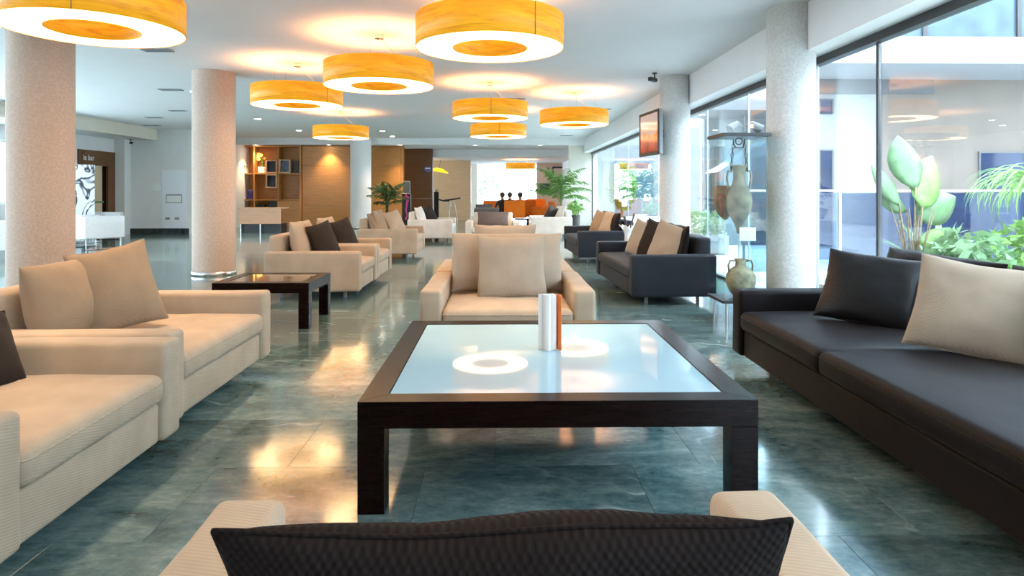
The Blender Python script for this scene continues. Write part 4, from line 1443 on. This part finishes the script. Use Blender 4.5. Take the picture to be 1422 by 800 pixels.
def notice(name, label, cat, u0, u1, v0, v1, mat, Y=18.3, th=.02):
    p, q = at(u0, v0, Y), at(u1, v1, Y)
    return tag(obj(name, bx(p.x, q.x, Y - th, Y - .001, q.z, p.z, .003), mat), label, cat)


notice('wall_notice', 'small bright white notice on the back left wall', 'notice', 213, 224, 255, 265, M['paper'], th=.05)
notice('wall_panel', 'tall white panel on the back left wall', 'panel', 226, 259, 236, 317, plain('bright_white_panel', (.86, .88, .92), .5, .01), th=.03)
nf = thing('framed_notice', 'wide framed white notice on the tall wall panel', 'notice', (0, 18.26, 0))
p, q = at(231, 270, 18.26), at(253, 282, 18.26)
obj('sheet', bx(p.x, q.x, -.012, .008, q.z, p.z), M['paper'], nf)
fr = NB()
for (a_, b_, c_, d_) in ((p.x, q.x, p.z - .03, p.z), (p.x, q.x, q.z, q.z + .015), (p.x, p.x + .015, q.z, p.z), (q.x - .015, q.x, q.z, p.z)):
    add_box(fr, a_, b_, -.02, -.008, c_, d_)
obj('frame', fr, M['grey_metal'], nf)
for (u, lab) in ((230, 'small dark wall socket low on the white panel, left one'), (243, 'small grey wall socket low on the white panel, right one')):
    notice('wall_socket', lab, 'socket', u, u + 6, 302, 305, M['grey_metal'], 18.27)
# posters on the return wall beside the column
for (y0_, y1_, z0, z1, c, lab) in ((18.5, 19.05, 1.40, 1.95, (0.055, 0.035, 0.07), 'dark purple poster on the side wall by the far pink column'),
                                   (18.5, 19.05, .25, .72, (0.05, 0.04, 0.06), 'dark brochure rack below the purple poster')):
    t = thing('wall_poster', lab, 'poster', (-8.5, y0_, z0))
    obj('sheet', bx(0, .02, 0, y1_ - y0_, 0, z1 - z0), plain('dark_print', c, .4, .4, 8), t)
    obj('print_stripe', bx(.02, .024, .04, y1_ - y0_ - .04, (z1 - z0) * .6, (z1 - z0) * .68), M['paper'], t)

# ------------------------------------------------------------------ bar corner and far lounge
ds = thing('display_stand', 'dark advertising stand with a pink curve before the walnut wall', 'sign', (-2.95, 20.6, 0))
obj('board', bx(-.14, .14, 0, .08, .12, 1.12, .01), M['black'], ds)
obj('foot', bx(-.17, .17, -.08, .16, 0, .12, .01), M['grey_metal'], ds)
obj('header', bx(-.11, .11, .01, .07, 1.12, 1.5, .01), plain('grey_green_header', (.16, .17, .14), .5), ds)
M['pink'] = plain('pink_print', (0.65, 0.05, 0.22), 0.4)
cv = NB()
pts = [(-.08, -.006, .95), (.0, -.006, 1.05), (.05, -.006, .98), (.02, -.006, .80), (-.01, -.006, .6), (.03, -.006, .42), (-.02, -.006, .3)]
add_tube(cv, pts, [.03, .05, .05, .035, .025, .02, .03], 8)
bmesh.ops.scale(cv, verts=cv.verts, vec=(1, .15, 1))
obj('pink_curve', cv, M['pink'], ds)

bp = thing('bar_post', 'black bar post with a round cap by the pale maple wall', 'post', (-2.46, 25.2, 0))
obj('post', bx(-.09, .09, -.09, .09, 0, 1.16, .01), M['black'], bp)
obj('cap', add_lathe(NB(), [(.03, 1.16), (.05, 1.19), (.05, 1.25), (.0, 1.28)], 16), M['grey_metal'], bp)
obj('arm', add_tube(NB(), [(.05, 0, .88), (.25, 0, .82), (.5, 0, .82)], .03, 8), M['black'], bp)
bt = thing('bar_table', 'high bar table with a dark oval top beside the bar post', 'table', (-1.86, 25.2, 0))
b = add_lathe(NB(), [(.0, .84), (.36, .84), (.38, .86), (.36, .90), (0, .90)], 32)
bmesh.ops.rotate(b, verts=b.verts, cent=(0, 0, .87), matrix=Matrix.Rotation(R(-8), 3, 'Y'))
obj('table_top', b, M['black'], bt)
for k in range(3):
    a_ = 2 * PI * k / 3
    obj('leg', add_tube(NB(), [(math.cos(a_) * .08, math.sin(a_) * .08, .85), (math.cos(a_) * .22, math.sin(a_) * .22, 0)], .012, 8), M['chrome'], bt)
yl = thing('yellow_pendant', 'tilted yellow dish pendant beside the walnut wall', 'lamp', (-2.45, 26.0, 1.95))
b = add_lathe(NB(), [(.0, .16), (.12, .15), (.36, .04), (.40, 0), (.38, 0), (.34, .03), (.11, .135), (0, .145)], 36)
obj('shade', b, plain('yellow_shade', (1.0, .62, .02), .35, .02, emit=(1, .58, .02, 1), emit_s=.5), yl, True)
obj('cord', add_tube(NB(), [(0, 0, .15), (0, 0, BARC - 1.95)], .006, 6), M['dark_frame'], yl)
yl.rotation_euler = (0, R(10), 0)


def tub_chair(label, x, y, w, rz=0, mat='grey_chair', top=.78, cat='chair', name='tub_chair'):
    t = thing(name, label, cat, (x, y, 0), R(rz))
    obj('backrest', softbox(w, .14, top - .22, .04, (6, 2, 3), None, (0, 0, (top + .22) / 2)), M[mat], t, True)
    obj('seat', softbox(w - .06, .62, .22, .04, (4, 4, 2), None, (0, .36, .33)), M[mat], t, True)
    for s in (-1, 1):
        obj('armrest', softbox(.10, .60, .34, .03, (2, 3, 2), None, (s * (w / 2 - .05), .37, .45)), M[mat], t, True)
        for yy in (.02, .6):
            obj('leg', add_tube(NB(), [(s * (w / 2 - .08), yy, 0), (s * (w / 2 - .08), yy, .24)], .014, 8), M['chrome'], t)
    return t


tub_chair('dark grey chair seen from behind, nearer of two in the aisle', -.36, 16.9, .64, top=.76)
tub_chair('dark grey chair seen from behind, farther of two in the aisle', -.50, 20.2, .52, top=.79)
tub_chair('orange lounge chair back facing the grey chairs', .50, 23.2, .74, mat='orange', top=.86, name='orange_chair')
tub_chair('orange lounge chair beside the seated people', 1.02, 24.6, .62, 6, mat='orange', top=.86, name='orange_chair')
tub_chair('orange lounge chair left of the seated people', -.35, 28.2, .80, 0, mat='orange', top=.78, name='orange_chair')
tub_chair('orange lounge chair nearest the palm facing left', 1.85, 23.8, .66, 75, mat='orange', top=.82, name='orange_chair')
tub_chair('orange lounge chair under the small wall screen', 1.50, 27.5, .8, 180, mat='orange', top=.86, name='orange_chair')
lt = thing('low_table', 'small dark low table before the orange chairs', 'table', (.62, 19.2, 0))
obj('table_top', bx(-.2, .2, -.25, .25, .36, .40, .004), M['wenge'], lt)
for sx in (-1, 1):
    for sy in (-1, 1):
        obj('leg', bx(sx * .17 - .02, sx * .17 + .02, sy * .22 - .02, sy * .22 + .02, 0, .36), M['wenge'], lt)
ws = thing('wall_screen', 'small grey wall screen on the peach wall', 'television', (1.99, 29.27, 1.29))
obj('casing', bx(-.25, .25, -.06, .02, -.26, .26, .01), M['grey_metal'], ws)
obj('screen', bx(-.22, .22, -.066, -.06, -.22, .22), plain('dark_grey_screen', (.06, .07, .09), .15), ws)
sh_ = thing('wall_frame', 'dark open frame on the peach wall behind the palm', 'picture', (2.62, 29.27, 2.02))
fr = NB()
for (a_, b_, c_, d_) in ((-.3, .3, .2, .26), (-.3, .3, -.26, -.2), (-.3, -.24, -.2, .2), (.24, .3, -.2, .2)):
    add_box(fr, a_, b_, -.03, .025, c_, d_)
obj('frame', fr, M['dark_frame'], sh_)
obj('canvas', bx(-.24, .24, -.01, .02, -.2, .2), M['pink_paint'], sh_)


# ------------------------------------------------------------------ seated people in the far lounge
def person(label, x, y, rz, cloth, hair):
    t = thing('person', label, 'person', (x, y, 0), R(rz))
    bm = NB()
    LOW = 0.17          # how far the low lounge seat lets them sink
    J, rad = {}, {}

    def j(n_, p, r_):
        J[n_] = bm.verts.new(p)
        rad[n_] = r_

    def e(a_, b_):
        bm.edges.new((J[a_], J[b_]))
    j('pelvis', (0, 0, .50 - LOW), .15); j('waist', (0, .02, .66 - LOW), .125); j('chest', (0, .03, .86 - LOW), .15); j('neck0', (0, .03, 1.00 - LOW), .065); j('neck', (0, .01, 1.07 - LOW), .066)
    j('head', (0, -.01, 1.16 - LOW), .092); j('crown', (0, 0, 1.25 - LOW), .084)
    for a_, b_ in (('pelvis', 'waist'), ('waist', 'chest'), ('chest', 'neck0'), ('neck0', 'neck'), ('neck', 'head'), ('head', 'crown')):
        e(a_, b_)
    for s, k in ((-1, 'l'), (1, 'r')):
        j('sh' + k, (s * .18, .03, .96 - LOW), .065); j('el' + k, (s * .25, -.08, .72 - LOW), .045); j('wr' + k, (s * .14, -.30, .70 - LOW), .030); j('pa' + k, (s * .12, -.37, .70 - LOW), .034)
        j('hip' + k, (s * .09, -.08, .49 - LOW), .095); j('kn' + k, (s * .11, -.46, .48), .065); j('an' + k, (s * .11, -.44, .09), .042); j('toe' + k, (s * .12, -.60, .045), .035)
        for a_, b_ in (('chest', 'sh'), ('sh', 'el'), ('el', 'wr'), ('wr', 'pa')):
            e(a_ if a_ == 'chest' else a_ + k, b_ + k)
        e('pelvis', 'hip' + k); e('hip' + k, 'kn' + k); e('kn' + k, 'an' + k); e('an' + k, 'toe' + k)
        for q, (dx, l) in enumerate(((-.027, .065), (-.009, .075), (.009, .07), (.027, .055))):
            j('f%d' % q + k, (s * .12 + dx, -.37 - l * .6, .702 - LOW), .009); j('g%d' % q + k, (s * .12 + dx, -.37 - l, .687 - LOW), .008)
            e('pa' + k, 'f%d' % q + k); e('f%d' % q + k, 'g%d' % q + k)
        j('th' + k, (s * .075, -.385, .71 - LOW), .010); e('pa' + k, 'th' + k)
    names = {v: n_ for n_, v in J.items()}
    order = [names[v] for v in bm.verts]
    me = bpy.data.meshes.new('body')
    bm.to_mesh(me)
    bm.free()
    tt = NT('person_surface')
    s_ = tt.n('ShaderNodeSeparateXYZ', {0: tt.obj()})
    skin = tt.math('GREATER_THAN', s_.outputs[2], 1.03 - LOW)
    hands = tt.math('LESS_THAN', s_.outputs[1], -.30)
    hi_ = tt.math('GREATER_THAN', s_.outputs[2], .645 - LOW)
    f_ = tt.math('MAXIMUM', skin, tt.math('MULTIPLY', hands, hi_))
    tt.set(base=tt.mix(f_, (*cloth, 1), (.50, .30, .20, 1)), rough=.8)
    o_ = link('body', me, tt.m, t)
    o_.modifiers.new('skin', 'SKIN')
    for i, n_ in enumerate(order):
        sv = me.skin_vertices[0].data[i]
        sv.radius = (rad[n_] * (1.15 if n_ in ('chest', 'pelvis', 'waist') else 1), rad[n_])
        sv.use_root = n_ == 'pelvis'
    m_ = o_.modifiers.new('sub', 'SUBSURF')
    m_.levels = m_.render_levels = 1
    hm = plain('hair', hair, .6, .2, 40)
    hb = NB()
    bmesh.ops.create_uvsphere(hb, u_segments=20, v_segments=12, radius=.112)
    bmesh.ops.bisect_plane(hb, geom=list(hb.verts) + list(hb.edges) + list(hb.faces), plane_co=(0, -.01, -.01), plane_no=(0, -.8, -.6), clear_outer=True)
    obj('hair', hb, hm, t, True, (0, .005, 1.215 - LOW))
    for s in (-1, 1):
        b_ = NB()
        bmesh.ops.create_uvsphere(b_, u_segments=8, v_segments=6, radius=.011)
        obj('eye', b_, M['black'], t, True, (s * .03, -.098, 1.19 - LOW))
        b_ = NB()
        bmesh.ops.create_uvsphere(b_, u_segments=8, v_segments=6, radius=.022)
        bmesh.ops.scale(b_, verts=b_.verts, vec=(.4, .8, 1.3))
        obj('ear', b_, tt.m, t, True, (s * .096, 0, 1.185 - LOW))
    b_ = NB()
    add_tube(b_, [(0, -.096, 1.195 - LOW), (0, -.120, 1.165 - LOW), (0, -.102, 1.155 - LOW)], [.008, .013, .01], 6)
    obj('nose', b_, tt.m, t, True)
    obj('mouth', bx(-.022, .022, -.102, -.08, 1.128 - LOW, 1.135 - LOW, .002), plain('lips', (.35, .10, .09), .5), t)
    return t


person('seated person in black, leftmost at the orange chairs', .07, 25.8, 200, (.02, .02, .025), (.05, .03, .02))
person('seated person with dark hair, middle of three at the orange chairs', .385, 27.0, 175, (.03, .025, .03), (.015, .012, .012))
person('seated person with dark hair, rightmost at the orange chairs', .78, 26.0, 185, (.35, .3, .3), (.012, .012, .015))
for (x, y, lab) in ((.07, 25.8, 'low orange bench under the leftmost seated person'), (.385, 27.0, 'low orange bench under the middle seated person'), (.78, 26.0, 'low orange bench under the rightmost seated person')):
    t = thing('low_bench', lab, 'bench', (x, y + .05, 0))
    wdt = .26
    obj('seat', softbox(wdt * 1.9, .5, .1, .02, (4, 4, 2), None, (0, -.02, .16)), M['orange'], t, True)
    for sx in (-1, 1):
        for sy in (-1, 1):
            obj('leg', add_tube(NB(), [(sx * wdt * .8, sy * .2, 0), (sx * wdt * .8, sy * .2, .12)], .014, 8), M['chrome'], t)
